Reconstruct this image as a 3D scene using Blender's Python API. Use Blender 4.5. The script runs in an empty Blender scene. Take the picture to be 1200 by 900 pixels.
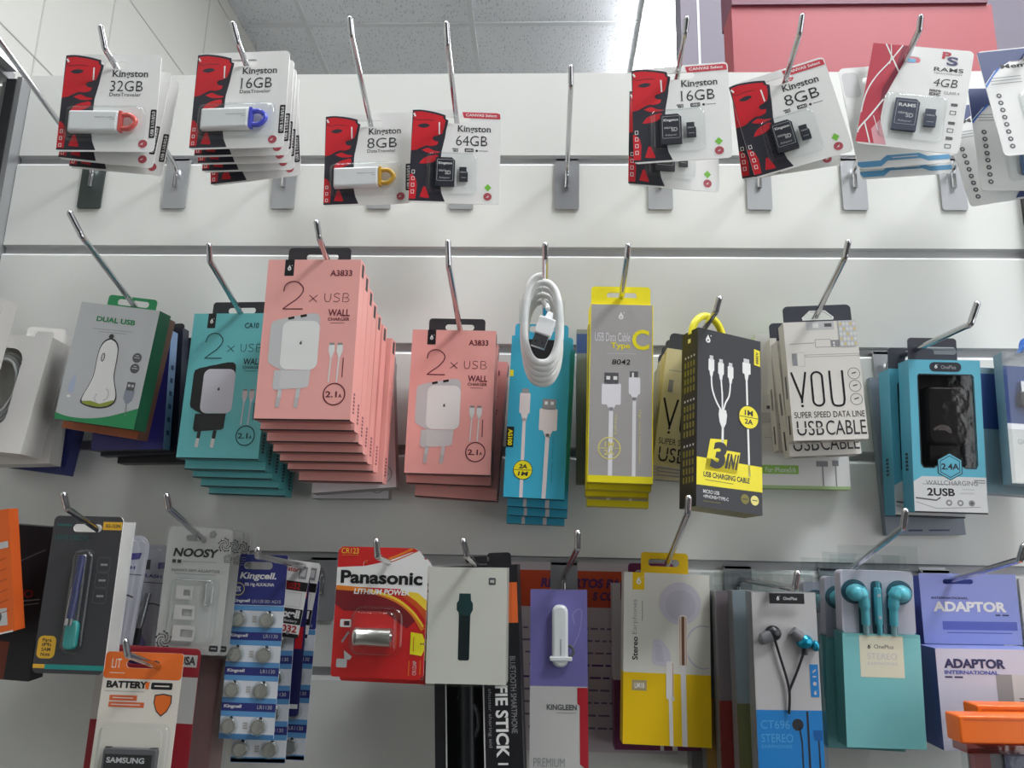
import bpy, math, random
from mathutils import Matrix, Vector
from mathutils.geometry import tessellate_polygon
random.seed(7)
S = bpy.context.scene
COL = S.collection
Z0 = 1.45                      # height of the camera above the floor; heights below are relative to it
RAD = math.radians

# ------------------------------------------------------------------ camera
cam = bpy.data.cameras.new('camera'); camo = bpy.data.objects.new('camera', cam); COL.objects.link(camo)
cam.sensor_fit = 'HORIZONTAL'; cam.sensor_width = 36.0; cam.lens = 36.0 * 950.1 / 1200.0
cam.clip_start = 0.02; cam.clip_end = 60
R_, U_, F_ = Vector((0.99901, 0.03916919, 0.02109082)), Vector((-0.01158785, -0.22860982, 0.97344916)), Vector((-0.04295079, 0.97272983, 0.22792961))
m = Matrix.Identity(4)
for i in range(3):
    m[i][0] = R_[i]; m[i][1] = U_[i]; m[i][2] = -F_[i]
m.translation = Vector((0, -0.7521, Z0)); camo.matrix_world = m
S.camera = camo
# ------------------------------------------------------------------ world and exposure
w = bpy.data.worlds.new('world'); S.world = w; w.use_nodes = True
w.node_tree.nodes['Background'].inputs[0].default_value = (0.93, 0.96, 1.0, 1)
w.node_tree.nodes['Background'].inputs[1].default_value = 0.04
S.view_settings.view_transform = 'Standard'; S.view_settings.look = 'None'
S.view_settings.exposure = 0.0; S.view_settings.gamma = 1.0; S.view_settings.use_curve_mapping = False
S.cycles.transparent_max_bounces = 40
S.cycles.max_bounces = 8
LIGHT_POWER = 31.0
# added area light, unseen at the right, to lift the lower right wall
FILL = (1.6, -0.9, 0.12, 16.0)
dl = bpy.data.lights.new('right_fill_light', 'AREA'); dl.shape = 'RECTANGLE'; dl.size = 1.8; dl.size_y = 1.6; dl.energy = FILL[3]; dl.color = (0.96, 0.98, 1.0)
do = bpy.data.objects.new('right_fill_light', dl); COL.objects.link(do); do.location = (FILL[0], FILL[1], FILL[2] + Z0)
do.rotation_euler = (Vector((0.2, 0.0, 0.0)) - Vector(FILL[:3])).to_track_quat('-Z', 'Y').to_euler()
# ceiling luminaires: (x0, x1, y0, y1)
LUMINAIRES = [(0.32, 0.93, 1.22, 2.43, 0.8), (0.32, 0.93, -0.61, 0.0, 0.8), (0.93, 1.54, -1.53, -0.92, 1.2), (-0.90, -0.29, -0.61, 0.0, 0.5)]  # the last is added out of view to brighten the upper left

# ------------------------------------------------------------------ materials
def lin(c):
    c /= 255.0
    return c / 12.92 if c <= 0.04045 else ((c + 0.055) / 1.055) ** 2.4
MATS = {}
def mat(name, rgb, rough=0.45, metal=0.0, spec=0.5, bump=0.0, bscale=400.0, var=0.0, vscale=60.0):
    if name in MATS: return MATS[name]
    mt = bpy.data.materials.new(name); mt.use_nodes = True; MATS[name] = mt
    nt = mt.node_tree; b = nt.nodes['Principled BSDF']
    c = tuple(lin(v) for v in rgb) + (1,)
    b.inputs['Base Color'].default_value = c
    b.inputs['Roughness'].default_value = rough; b.inputs['Metallic'].default_value = metal
    b.inputs['Specular IOR Level'].default_value = spec
    tc = nt.nodes.new('ShaderNodeTexCoord')
    if var > 0:
        n = nt.nodes.new('ShaderNodeTexNoise'); n.inputs['Scale'].default_value = vscale; n.inputs['Detail'].default_value = 4
        nt.links.new(tc.outputs['Object'], n.inputs['Vector'])
        mx = nt.nodes.new('ShaderNodeMix'); mx.data_type = 'RGBA'
        mx.inputs[6].default_value = tuple(v * (1 - var) for v in c[:3]) + (1,)
        mx.inputs[7].default_value = tuple(min(1, v * (1 + var)) for v in c[:3]) + (1,)
        nt.links.new(n.outputs['Fac'], mx.inputs[0]); nt.links.new(mx.outputs[2], b.inputs['Base Color'])
    if bump > 0:
        n = nt.nodes.new('ShaderNodeTexNoise'); n.inputs['Scale'].default_value = bscale; n.inputs['Detail'].default_value = 2
        nt.links.new(tc.outputs['Object'], n.inputs['Vector'])
        bp = nt.nodes.new('ShaderNodeBump'); bp.inputs['Strength'].default_value = bump; bp.inputs['Distance'].default_value = 0.0006
        nt.links.new(n.outputs['Fac'], bp.inputs['Height']); nt.links.new(bp.outputs['Normal'], b.inputs['Normal'])
    return mt
def clear(name, tint=(250, 252, 252), gloss=0.10, rough=0.06):
    if name in MATS: return MATS[name]
    mt = bpy.data.materials.new(name); mt.use_nodes = True; MATS[name] = mt
    nt = mt.node_tree; nt.nodes.clear()
    out = nt.nodes.new('ShaderNodeOutputMaterial'); mix = nt.nodes.new('ShaderNodeMixShader')
    tr = nt.nodes.new('ShaderNodeBsdfTransparent'); gl = nt.nodes.new('ShaderNodeBsdfGlossy')
    tr.inputs[0].default_value = tuple(lin(v) for v in tint) + (1,)
    gl.inputs['Roughness'].default_value = rough
    lw = nt.nodes.new('ShaderNodeLayerWeight'); lw.inputs['Blend'].default_value = 0.25
    mr = nt.nodes.new('ShaderNodeMapRange'); mr.inputs['To Min'].default_value = gloss * 0.6; mr.inputs['To Max'].default_value = min(1, gloss * 5)
    tc = nt.nodes.new('ShaderNodeTexCoord'); n = nt.nodes.new('ShaderNodeTexNoise'); n.inputs['Scale'].default_value = 90
    bp = nt.nodes.new('ShaderNodeBump'); bp.inputs['Strength'].default_value = 0.12; bp.inputs['Distance'].default_value = 0.001
    nt.links.new(tc.outputs['Object'], n.inputs['Vector']); nt.links.new(n.outputs['Fac'], bp.inputs['Height'])
    nt.links.new(bp.outputs['Normal'], gl.inputs['Normal'])
    nt.links.new(lw.outputs['Facing'], mr.inputs['Value']); nt.links.new(mr.outputs['Result'], mix.inputs['Fac'])
    nt.links.new(tr.outputs[0], mix.inputs[1]); nt.links.new(gl.outputs[0], mix.inputs[2]); nt.links.new(mix.outputs[0], out.inputs[0])
    return mt
def emit(name, rgb, strength):
    mt = bpy.data.materials.new(name); mt.use_nodes = True; nt = mt.node_tree; nt.nodes.clear()
    out = nt.nodes.new('ShaderNodeOutputMaterial'); e = nt.nodes.new('ShaderNodeEmission')
    e.inputs[0].default_value = tuple(lin(v) for v in rgb) + (1,); e.inputs[1].default_value = strength
    nt.links.new(e.outputs[0], out.inputs[0]); return mt
def paper(name, rgb, rough=0.42): return mat(name, rgb, rough, var=0.03, vscale=25)

WHITE = paper('printed_white', (236, 236, 233)); BLACK = paper('printed_black', (24, 24, 27)); INK = paper('ink_dark', (52, 50, 54))
GREY = paper('ink_grey', (150, 150, 152)); LGREY = paper('ink_light_grey', (205, 205, 205)); DGREY = paper('ink_dark_grey', (92, 92, 95))
RED = paper('print_red', (205, 36, 44)); YEL = paper('print_yellow', (240, 226, 30)); CREAM = paper('cream_card', (232, 229, 205))
CHROME = mat('chrome', (205, 205, 208), 0.16, 1.0, bump=0.15, bscale=120); ZINC = mat('zinc_plate', (186, 188, 191), 0.30, 0.65, bump=0.1, bscale=60)
DARKZ = mat('dark_plate', (96, 104, 102), 0.4, 0.8); TABB = paper('tab_black', (46, 46, 50), 0.5)
CLEAR = clear('clear_plastic', gloss=0.065); CLEAR2 = clear('clear_film', gloss=0.03); PLASTW = mat('white_plastic', (240, 240, 240), 0.3, bump=0.03)
PLASTB = mat('black_plastic', (30, 31, 35), 0.35, bump=0.03); METAL = mat('plug_metal', (200, 200, 202), 0.25, 1.0)

# ------------------------------------------------------------------ mesh builder
_TC = {}
def text_mesh(s, bold, serif=False):
    k = (s, bold, serif)
    if k in _TC: return _TC[k]
    cu = bpy.data.curves.new('lettering', 'FONT'); cu.body = s; cu.size = 1; cu.offset = bold; cu.resolution_u = 4; cu.fill_mode = 'FRONT'
    o = bpy.data.objects.new('lettering', cu); COL.objects.link(o)
    dg = bpy.context.evaluated_depsgraph_get()
    me = bpy.data.meshes.new_from_object(o.evaluated_get(dg))
    V = [(v.co.x, v.co.y) for v in me.vertices]; F = [tuple(p.vertices) for p in me.polygons]
    if serif:                                  # slab feet and caps on the stems
        cnt = {}
        for f in F:
            for i in range(len(f)):
                e = (f[i], f[(i + 1) % len(f)]); e = (min(e), max(e)); cnt[e] = cnt.get(e, 0) + 1
        for (i, j), c in cnt.items():
            (xa, ya), (xb, yb) = V[i], V[j]; L = abs(xa - xb)
            if c == 1 and abs(ya - yb) < .004 and .035 < L < .16:
                xl, xr = min(xa, xb) - .05, max(xa, xb) + .05; up = ya > .25; d = -.032 if up else .032; n = len(V)
                if up and ya > .55: xr -= .03
                V += [(xl, ya), (xr, ya), (xr, ya + d), (xl, ya + d)]; F.append((n, n + 1, n + 2, n + 3) if d > 0 else (n + 3, n + 2, n + 1, n))
    bpy.data.objects.remove(o); bpy.data.curves.remove(cu); bpy.data.meshes.remove(me)
    xs = [v[0] for v in V]; ys = [v[1] for v in V]
    x0, x1, y0, y1 = min(xs), max(xs), min(ys), max(ys)
    V = [((x - x0) / (x1 - x0), (y - y0) / (y1 - y0)) for x, y in V]
    _TC[k] = (V, F); return _TC[k]

def rr(x0, z0, x1, z1, r=0.0, n=5):
    if x1 < x0: x0, x1 = x1, x0
    if z1 < z0: z0, z1 = z1, z0
    r = min(r, (x1 - x0) / 2 - 1e-6, (z1 - z0) / 2 - 1e-6)
    if r <= 1e-6: return [(x0, z0), (x1, z0), (x1, z1), (x0, z1)]
    P = []
    for cx, cz, a in ((x1 - r, z0 + r, -90), (x1 - r, z1 - r, 0), (x0 + r, z1 - r, 90), (x0 + r, z0 + r, 180)):
        for i in range(n + 1):
            t = RAD(a + 90 * i / n); P.append((cx + r * math.cos(t), cz + r * math.sin(t)))
    return P
def el(cx, cz, rx, rz=None, n=28, rot=0):
    rz = rx if rz is None else rz; c, s = math.cos(rot), math.sin(rot)
    return [(cx + rx * math.cos(t) * c - rz * math.sin(t) * s, cz + rx * math.cos(t) * s + rz * math.sin(t) * c) for t in [2 * math.pi * i / n for i in range(n)]]

class MB:
    """collects geometry of ONE mesh; a printed face of size W x H has its lower edge centre at the origin, facing -y"""
    def __init__(s, W=1.0, H=1.0, y=0.0):
        s.V, s.F, s.M, s.SM, s.mats, s.W, s.H, s.y = [], [], [], [], [], W, H, y
    def mi(s, m):
        if m not in s.mats: s.mats.append(m)
        return s.mats.index(m)
    def add(s, V, F, m, smooth=False):
        o = len(s.V); s.V += [tuple(v) for v in V]; k = s.mi(m)
        for f in F: s.F.append(tuple(i + o for i in f)); s.M.append(k); s.SM.append(smooth)
    def X(s, u): return (u - .5) * s.W
    def Z(s, v): return (1 - v) * s.H
    def lv(s, l): return s.y - 0.00012 - l * 0.00007
    # flat things
    def flat(s, pts, y, m, holes=(), flip=False):
        loops = [[Vector((p[0], p[1], 0)) for p in pts]] + [[Vector((p[0], p[1], 0)) for p in h] for h in holes]
        allp = [q for l in loops for q in l]
        T = tessellate_polygon(loops)
        F = []
        for t in T:
            a, b, c = (allp[i] for i in t)
            ar = (b.x - a.x) * (c.y - a.y) - (c.x - a.x) * (b.y - a.y)
            if abs(ar) < 1e-14: continue
            t = t if (ar > 0) != flip else (t[0], t[2], t[1])
            F.append(t)
        s.add([(q.x, y, q.y) for q in allp], F, m)
    def slab(s, pts, y0, y1, m, side=None, back=None, holes=(), smooth=False):
        s.flat(pts, y0, m, holes); s.flat(pts, y1, back or side or m, holes, True)
        for L in [pts] + list(holes):
            n = len(L); V = [(p[0], y0, p[1]) for p in L] + [(p[0], y1, p[1]) for p in L]
            ar = sum(L[i][0] * L[(i + 1) % n][1] - L[(i + 1) % n][0] * L[i][1] for i in range(n))
            hole = L is not pts
            F = []
            for i in range(n):
                j = (i + 1) % n
                F.append((i, i + n, j + n, j) if (ar > 0) != hole else (i, j, j + n, i + n))
            s.add(V, F, side or m, smooth)
    def rslab(s, pts_fn, y0, y1, m, bev=0.001, steps=3):
        """raised solid with rounded front edge; pts_fn(inset) -> outline"""
        L = []
        for i in range(steps + 1):
            pass
        # from base (y1) to front (y0)
        prof = [(0.0, y1)] + [(bev * (1 - math.cos(RAD(90 * i / steps))), y0 + bev * (1 - math.sin(RAD(90 * i / steps)))) for i in range(steps + 1)]
        rings = [[(p[0], yy, p[1]) for p in pts_fn(ins)] for ins, yy in prof]
        n = len(rings[0]); V = [q for r_ in rings for q in r_]; F = []
        for k in range(len(rings) - 1):
            for i in range(n):
                j = (i + 1) % n; F.append((k * n + i, k * n + j, (k + 1) * n + j, (k + 1) * n + i))
        s.add(V, F, m, True)
        s.flat([(p[0], p[2]) for p in rings[-1]], rings[-1][0][1], m); s.flat([(p[0], p[2]) for p in rings[0]], y1, m, (), True)
    def box(s, x0, x1, y0, y1, z0, z1, m, side=None, bottom=None, top=None, right=None):
        V = [(x0, y0, z0), (x1, y0, z0), (x1, y0, z1), (x0, y0, z1), (x0, y1, z0), (x1, y1, z0), (x1, y1, z1), (x0, y1, z1)]
        sd = side or m
        for f, mm in (((0, 1, 2, 3), m), ((1, 5, 6, 2), right or sd), ((5, 4, 7, 6), sd), ((4, 0, 3, 7), sd), ((3, 2, 6, 7), top or sd), ((4, 5, 1, 0), bottom or sd)):
            s.add([V[i] for i in f], [(0, 1, 2, 3)], mm)
    # printed decals in uv (v downwards)
    def R(s, u0, v0, u1, v1, m, l=0, r=0.0): s.flat(rr(s.X(u0), s.Z(v1), s.X(u1), s.Z(v0), r), s.lv(l), m)
    def P(s, uv, m, l=0): s.flat([(s.X(u), s.Z(v)) for u, v in uv], s.lv(l), m)
    def C(s, u, v, r, m, l=0, rz=None, rot=0): s.flat(el(s.X(u), s.Z(v), r, rz, 28, rot), s.lv(l), m)
    def O(s, u, v, r, wd, m, l=0, rz=None):
        rz = rz or r
        s.flat(el(s.X(u), s.Z(v), r, rz), s.lv(l), m, [el(s.X(u), s.Z(v), r - wd, rz - wd)])
    def RO(s, u0, v0, u1, v1, wd, m, l=0, r=0.0):
        a = (s.X(u0), s.Z(v1), s.X(u1), s.Z(v0))
        s.flat(rr(*a, r), s.lv(l), m, [rr(a[0] + wd, a[1] + wd, a[2] - wd, a[3] - wd, max(0, r - wd))])
    def L(s, uv, wd, m, l=0):
        pts = [Vector((s.X(u), s.Z(v))) for u, v in uv]; V, F = [], []
        n = len(pts)
        for i in range(n):
            a = pts[max(0, i - 1)]; b = pts[min(n - 1, i + 1)]; d = (b - a)
            if d.length < 1e-9: d = Vector((1, 0))
            d.normalize(); nr = Vector((-d.y, d.x)) * wd / 2
            V += [(pts[i].x + nr.x, s.lv(l), pts[i].y + nr.y), (pts[i].x - nr.x, s.lv(l), pts[i].y - nr.y)]
        for i in range(n - 1): F.append((2 * i, 2 * i + 1, 2 * i + 3, 2 * i + 2))
        s.add(V, F, m)
    def T(s, t, u0, v0, u1, v1, m, l=1, bold=0.0, rot=0, shear=0.0, serif=False):
        V, F = text_mesh(t, bold, serif); x0, x1, za, zb = s.X(u0), s.X(u1), s.Z(v1), s.Z(v0); P = []
        for a, b in V:
            a2 = a
            if rot == 90: a, b = 1 - b, a2
            elif rot == -90: a, b = b, 1 - a2
            x = x0 + a * (x1 - x0); z = za + b * (zb - za)
            if shear: x += shear * (z - za)
            P.append((x, s.lv(l), z))
        s.add(P, F, m)
    def drop(s, u, v, h, m, l=1, hole=None):
        """small printed drop mark"""
        cx, cz = s.X(u), s.Z(v); P = [(cx, cz + h * .6)]
        for i in range(13):
            t = RAD(35 - 250 * i / 12); P.append((cx + h * .34 * math.cos(t), cz - h * .12 + h * .34 * math.sin(t)))
        s.flat(P[::-1], s.lv(l), m)
        s.C(u + h * .42 / s.W, v - h * .5 / s.H, h * .08, m, l)
        if hole: s.C(u, v + h * .14 / s.H, h * .12, hole, l + 1)
    # round stock
    def tube(s, pts, r, m, n=10, caps=True):
        pts = [Vector(p) for p in pts]; rs = r if isinstance(r, (list, tuple)) else [r] * len(pts)
        V, F = [], []; up = None
        for i, p in enumerate(pts):
            d = (pts[min(i + 1, len(pts) - 1)] - pts[max(i - 1, 0)])
            if d.length < 1e-9: d = Vector((0, 0, 1))
            d.normalize()
            if up is None: up = d.orthogonal().normalized()
            up = (up - d * up.dot(d)); up = up.normalized() if up.length > 1e-6 else d.orthogonal().normalized()
            q = d.cross(up)
            for k in range(n):
                a = 2 * math.pi * k / n; V.append(p + (up * math.cos(a) + q * math.sin(a)) * rs[i])
        for i in range(len(pts) - 1):
            for k in range(n): F.append((i * n + k, i * n + (k + 1) % n, (i + 1) * n + (k + 1) % n, (i + 1) * n + k))
        s.add(V, F, m, True)
        if caps: s.add(V[:n], [tuple(range(n))[::-1]], m); s.add(V[-n:], [tuple(range(n))], m)
    def dome(s, c, rx, ry, rz, m, nu=16, nv=9):
        V, F = [], []
        for j in range(nv + 1):
            a = math.pi * j / nv
            for i in range(nu):
                b = 2 * math.pi * i / nu
                V.append((c[0] + rx * math.sin(a) * math.cos(b), c[1] + ry * math.cos(a), c[2] + rz * math.sin(a) * math.sin(b)))
        for j in range(nv):
            for i in range(nu): F.append((j * nu + i, j * nu + (i + 1) % nu, (j + 1) * nu + (i + 1) % nu, (j + 1) * nu + i))
        s.add(V, F, m, True)
    def build(s, name, parent=None):
        me = bpy.data.meshes.new(name); me.from_pydata(s.V, [], s.F)
        for mm in s.mats: me.materials.append(mm)
        me.polygons.foreach_set('material_index', s.M); me.polygons.foreach_set('use_smooth', s.SM); me.update()
        o = bpy.data.objects.new(name, me); COL.objects.link(o)
        if parent: o.parent = parent
        return o
def spline(pts, n=8):
    P = [Vector(p) for p in pts]; out = []
    for i in range(len(P) - 1):
        p0, p1, p2, p3 = P[max(0, i - 1)], P[i], P[i + 1], P[min(len(P) - 1, i + 2)]
        for k in range(n):
            t = k / n
            out.append(0.5 * ((2 * p1) + (p2 - p0) * t + (2 * p0 - 5 * p1 + 4 * p2 - p3) * t * t + (3 * p1 - p0 - 3 * p2 + p3) * t ** 3))
    out.append(P[-1]); return out
def spline2(uv, n=8): return [(p.x, p.y) for p in spline([(a, b, 0) for a, b in uv], n)]

# ------------------------------------------------------------------ things
def pose(o, p):
    """p = (x, y, z, roll, yaw, tilt) of the lower edge centre of the front face"""
    o.rotation_mode = 'XYZ'
    q = Matrix.Rotation(RAD(p[4]), 3, 'Z') @ Matrix.Rotation(RAD(p[5]), 3, 'X') @ Matrix.Rotation(RAD(p[3]), 3, 'Y')
    o.location = (p[0], p[1], p[2] + Z0); o.rotation_euler = q.to_euler('XYZ')
def tag(o, label=None, cat=None, group=None, kind=None):
    if label: o['label'] = label
    if cat: o['category'] = cat
    if group: o['group'] = group
    if kind: o['kind'] = kind
    return o
def thing(name, label, cat, p=None, group=None):
    o = bpy.data.objects.new(name, None); COL.objects.link(o); o.empty_display_size = 0.02
    if p: pose(o, p)
    return tag(o, label, cat, group)
def kids(o): return [c for c in bpy.data.objects if c.parent == o]
def dup(src, p, label, group=None, drop=()):
    r = src.copy(); COL.objects.link(r); pose(r, p); r['label'] = label
    if group: r['group'] = group
    def rec(a, b):
        for c in kids(a):
            if c.name.split('.')[0] in drop: continue
            d = c.copy(); d.parent = b; COL.objects.link(d); rec(c, d)
    rec(src, r); return r
def struct(mb, name, loc=(0, 0, 0)):
    o = mb.build(name); o.location = (loc[0], loc[1], loc[2] + Z0); o['kind'] = 'structure'; return o

# ================================================================== SETTING
LAM = mat('white_laminate', (226, 227, 222), 0.38, bump=0.05, bscale=30, var=0.015, vscale=6)
GRV = mat('groove_grey', (186, 187, 188), 0.45); LIP = mat('groove_lip', (225, 226, 224), 0.35); ALU = mat('aluminium', (176, 178, 180), 0.35, 0.7)
RUB = mat('black_rubber', (38, 39, 43), 0.6)
GZ = [0.4161 - 0.1 * k for k in range(6)]
def slatwall():
    b = MB(); x0, x1 = -0.556, 0.462
    prof = [((0, 0.5105), LAM)]
    zs = GZ + [GZ[5] - 0.1 * k for k in range(1, 12)]
    for g in zs:
        prof += [((0, g), LAM), ((0.0050, g - 0.0012), GRV), ((0.0050, g - 0.0078), GRV), ((0.0014, g - 0.0092), LIP), ((0, g - 0.0112), LIP)]
    prof += [((0, -Z0), LAM), ((0.018, -Z0), LAM), ((0.018, 0.5105), LAM), ((0, 0.5105), LAM)]
    for i in range(len(prof) - 1):
        (ya, za), _ = prof[i]; (yb, zb), mm = prof[i + 1]
        b.add([(x0, ya, za), (x0, yb, zb), (x1, yb, zb), (x1, ya, za)], [(0, 1, 2, 3)], mm)
    pts = [p for p, _ in prof[:-1]]
    for x, fl in ((x0, 0), (x1, 1)):
        b.add([(x, p[0], p[1]) for p in pts], [tuple(range(len(pts)))[::-1] if not fl else tuple(range(len(pts)))], LAM)
    struct(b, 'wall_back')
slatwall()
b = MB(); b.box(0.464, 0.486, -0.012, 0.03, -Z0, 0.40, ALU); struct(b, 'trim_1')
b = MB(); b.box(-4, 4, -4, 3.2, -Z0 - 0.05, -Z0, mat('floor_tile', (72, 70, 68), 0.4, var=0.05, vscale=3)); struct(b, 'floor')
# ceiling of 0.61 m mineral fibre tiles on thin white T bars
CEILZ = 1.95
tile = bpy.data.materials.new('ceiling_tile'); tile.use_nodes = True
nt = tile.node_tree; pb = nt.nodes['Principled BSDF']; pb.inputs['Roughness'].default_value = 0.9
pb.inputs['Base Color'].default_value = tuple(lin(v) for v in (196, 204, 212)) + (1,)
tc = nt.nodes.new('ShaderNodeTexCoord'); mp = nt.nodes.new('ShaderNodeMapping'); mp.inputs['Scale'].default_value = (120, 48, 60)
mp.inputs['Rotation'].default_value = (0, 0, 0.35)
vo = nt.nodes.new('ShaderNodeTexVoronoi'); vo.inputs['Scale'].default_value = 1.0
nz = nt.nodes.new('ShaderNodeTexNoise'); nz.inputs['Scale'].default_value = 1.4
cr = nt.nodes.new('ShaderNodeValToRGB'); cr.color_ramp.elements[0].position = 0.16; cr.color_ramp.elements[1].position = 0.34
cr.color_ramp.elements[0].color = (0.56, 0.60, 0.65, 1); cr.color_ramp.elements[1].color = tuple(lin(v) for v in (238, 241, 245)) + (1,)
ad = nt.nodes.new('ShaderNodeVectorMath'); ad.operation = 'ADD'
nt.links.new(tc.outputs['Object'], mp.inputs['Vector']); nt.links.new(mp.outputs['Vector'], nz.inputs['Vector'])
nt.links.new(mp.outputs['Vector'], ad.inputs[0]); nt.links.new(nz.outputs['Color'], ad.inputs[1])
nt.links.new(ad.outputs[0], vo.inputs['Vector']); nt.links.new(vo.outputs['Distance'], cr.inputs['Fac'])
nt.links.new(cr.outputs['Color'], pb.inputs['Base Color'])
bp = nt.nodes.new('ShaderNodeBump'); bp.inputs['Strength'].default_value = 0.6; bp.inputs['Distance'].default_value = 0.004
nt.links.new(cr.outputs['Color'], bp.inputs['Height']); nt.links.new(bp.outputs['Normal'], pb.inputs['Normal'])
b = MB(); b.box(-1.16, 4, -4, 3.2, CEILZ, CEILZ + 0.05, tile); struct(b, 'ceiling')
TBAR = mat('white_tbar', (222, 226, 228), 0.5)
b = MB()
for k in range(-1, 7): b.box(-0.2875 + 0.61 * k - 0.009, -0.2875 + 0.61 * k + 0.009, -4, 3.2, CEILZ - 0.006, CEILZ + 0.001, TBAR)
for k in range(-9, 3): b.box(-1.14, 4, 1.817 + 0.61 * k - 0.009, 1.817 + 0.61 * k + 0.009, CEILZ - 0.005, CEILZ + 0.001, TBAR)
struct(b, 'trim_2')
b = MB(); PANEL = mat('wall_panel', (205, 205, 198), 0.5, var=0.02, vscale=4)
JNT = mat('panel_joint', (190, 190, 184), 0.6)
b.box(-1.2, -1.14, -4, 3.2, -Z0, CEILZ, PANEL)
for z in (0.29, 0.69, 1.09, 1.49, 1.89): b.box(-1.141, -1.1385, -4, 3.2, z - 0.0018, z + 0.0018, JNT)
for y in (-0.3, 0.25, 0.785, 1.04, 1.55, 2.1): b.box(-1.141, -1.1385, y - 0.002, y + 0.002, -Z0, CEILZ, JNT)
struct(b, 'wall_left')
b = MB(); b.box(-1.2, 4, 3.2, 3.26, -Z0, CEILZ, PANEL); struct(b, 'wall_far')
b = MB(); GP = mat('grey_lilac_paint', (120, 114, 126), 0.6, var=0.05, vscale=5)
b.box(0.246, 2.6, 0.6, 0.66, -Z0, CEILZ, GP); b.box(0.277, 0.281, 0.5985, 0.6, 0.5, CEILZ, TBAR); struct(b, 'wall_right')

# ceiling luminaires
for i, (x0, x1, y0, y1, pw) in enumerate(LUMINAIRES):
    t = bpy.data.objects.new('ceiling_light', None); COL.objects.link(t); t.location = ((x0 + x1) / 2, (y0 + y1) / 2, CEILZ + Z0)
    tag(t, ['flat white ceiling light glowing above the slatwall beside the red board', 'flat ceiling light overhead in front of the slatwall', 'flat ceiling light overhead to the right of the slatwall', 'added flat ceiling light, out of view, brightening left part of the slatwall'][i], 'ceiling light', None)
    a, c = (x1 - x0) / 2, (y1 - y0) / 2
    f = MB(); f.slab([(-a, -c), (a, -c), (a, c), (-a, c)], -0.02, 0.0, ALU, holes=[[(-a + .02, -c + .02), (a - .02, -c + .02), (a - .02, c - .02), (-a + .02, c - .02)]])
    f.V = [(x, z, y) for x, y, z in f.V]; f.build('frame', t)
    d = MB(); d.box(-a + .02, a - .02, -c + .02, c - .02, -0.055, -0.002, emit('diffuser_glow', (250, 252, 255), LIGHT_POWER * pw)); d.build('diffuser', t)

# red board behind the slatwall
t = thing('sign_board', 'red board with dark top edge standing behind top of the slatwall', 'sign', (0.4325, 0.25, 0.0, 0, 0, 0))
REDB = mat('red_board', (160, 68, 76), 0.5, var=0.03, vscale=8)
b = MB(); b.box(-0.179, 0.179, 0, 0.05, 0.2, 0.785, REDB); b.build('board', t)
b = MB(); b.box(-0.179, 0.172, -0.004, 0.06, 0.785, 0.86, mat('maroon_cap', (112, 62, 80), 0.5)); b.build('top_cap', t)
b = MB(); b.box(-0.1, 0.1, 0.0, 0.05, -Z0, 0.2, mat('board_stand', (120, 120, 122), 0.5)); b.build('stand', t)

# display cabinet at the left end of the slatwall
t = thing('display_cabinet', 'grey framed white display cabinet at left end of the slatwall', 'cabinet', (-0.58, -0.002, 0, 0, 0, 0))
b = MB(); b.box(0.018, 0.0235, -0.012, 0.02, -Z0, 0.500, ALU); b.box(0.0, 0.018, -0.008, 0.02, -Z0, 0.497, ALU); b.build('post', t)
b = MB(); b.box(0.0075, 0.018, -0.013, -0.008, -Z0, 0.497, RUB); b.build('gasket', t)
b = MB(); b.box(0.006, 0.018, -0.42, -0.014, 0.5045, 0.512, ALU); b.box(-0.30, 0.006, -0.42, 0.0, 0.500, 0.511, mat('cabinet_top', (120, 121, 122), 0.5)); b.build('top_rail', t)
b = MB(); b.box(-0.30, 0.0, -0.004, 0.02, -Z0, 0.494, LAM); b.build('back_panel', t)

# ================================================================== HOOKS
def hook(base, kink, tip, label, plate=None, dark=False):
    bx, by, bz = base
    t = thing('display_hook', label, 'hook', (bx, 0.0, bz, 0, 0, 0), 'metal hooks on the slatwall')
    pm = plate or ZINC
    p = MB(); p.slab(rr(-0.0122, -0.0425, 0.0122, 0.0135, 0.002), -0.0026, -0.0008, pm)
    p.box(-0.0115, 0.0115, -0.0026, 0.006, 0.0105, 0.0128, pm); p.box(-0.0115, 0.0115, 0.0045, 0.006, 0.0105, 0.0155, pm)
    p.build('base_plate', t)
    k = Vector(kink) - Vector(base); e = Vector(tip) - Vector(base); o = Vector((0, by, 0))
    k += o; e += o
    pts = [(-.0002, -0.0046, -0.020), (0, -0.0048, -0.010), (0, -0.0052, -0.003)]
    b0 = Vector((0, -0.008, 0.0015)); d = (k - b0).normalized()
    path = spline([Vector(q) for q in pts] + [b0 + d * 0.004, b0 + d * 0.02], 5)[:-1] + [b0 + d * 0.02, k - d * 0.012] + spline([k - d * 0.008, k, k + (e - k) * 0.3, e], 5)
    r = MB(); r.tube(path, 0.0024, CHROME, 10); r.dome(path[-1], 0.0024, 0.0024, 0.0024, CHROME, 10, 6)
    r.build('rod', t); return t
def HK(base, kink, tip, what, plate=None): hook(base, kink, tip, what, plate)
HK((-.4715, -.006, .3981), (-.476, -.178, .4442), (-.478, -.186, .459), 'long chrome hook at far left end of the top row, rod running out of view', DARKZ)
HK((-.383, -.006, .3981), (-.3825, -.1542, .4318), (-.384, -.1622, .4468), 'chrome hook holding the 32GB flash drive packs in the top row')
HK((-.2705, -.006, .3981), (-.2676, -.1527, .438), (-.2702, -.1607, .4503), 'chrome hook holding the fanned stack of 16GB flash drive packs')
HK((-.172, -.006, .3981), (-.1705, -.1505, .4454), (-.1708, -.1585, .4561), 'long chrome hook holding the single 8GB flash drive pack')
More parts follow.
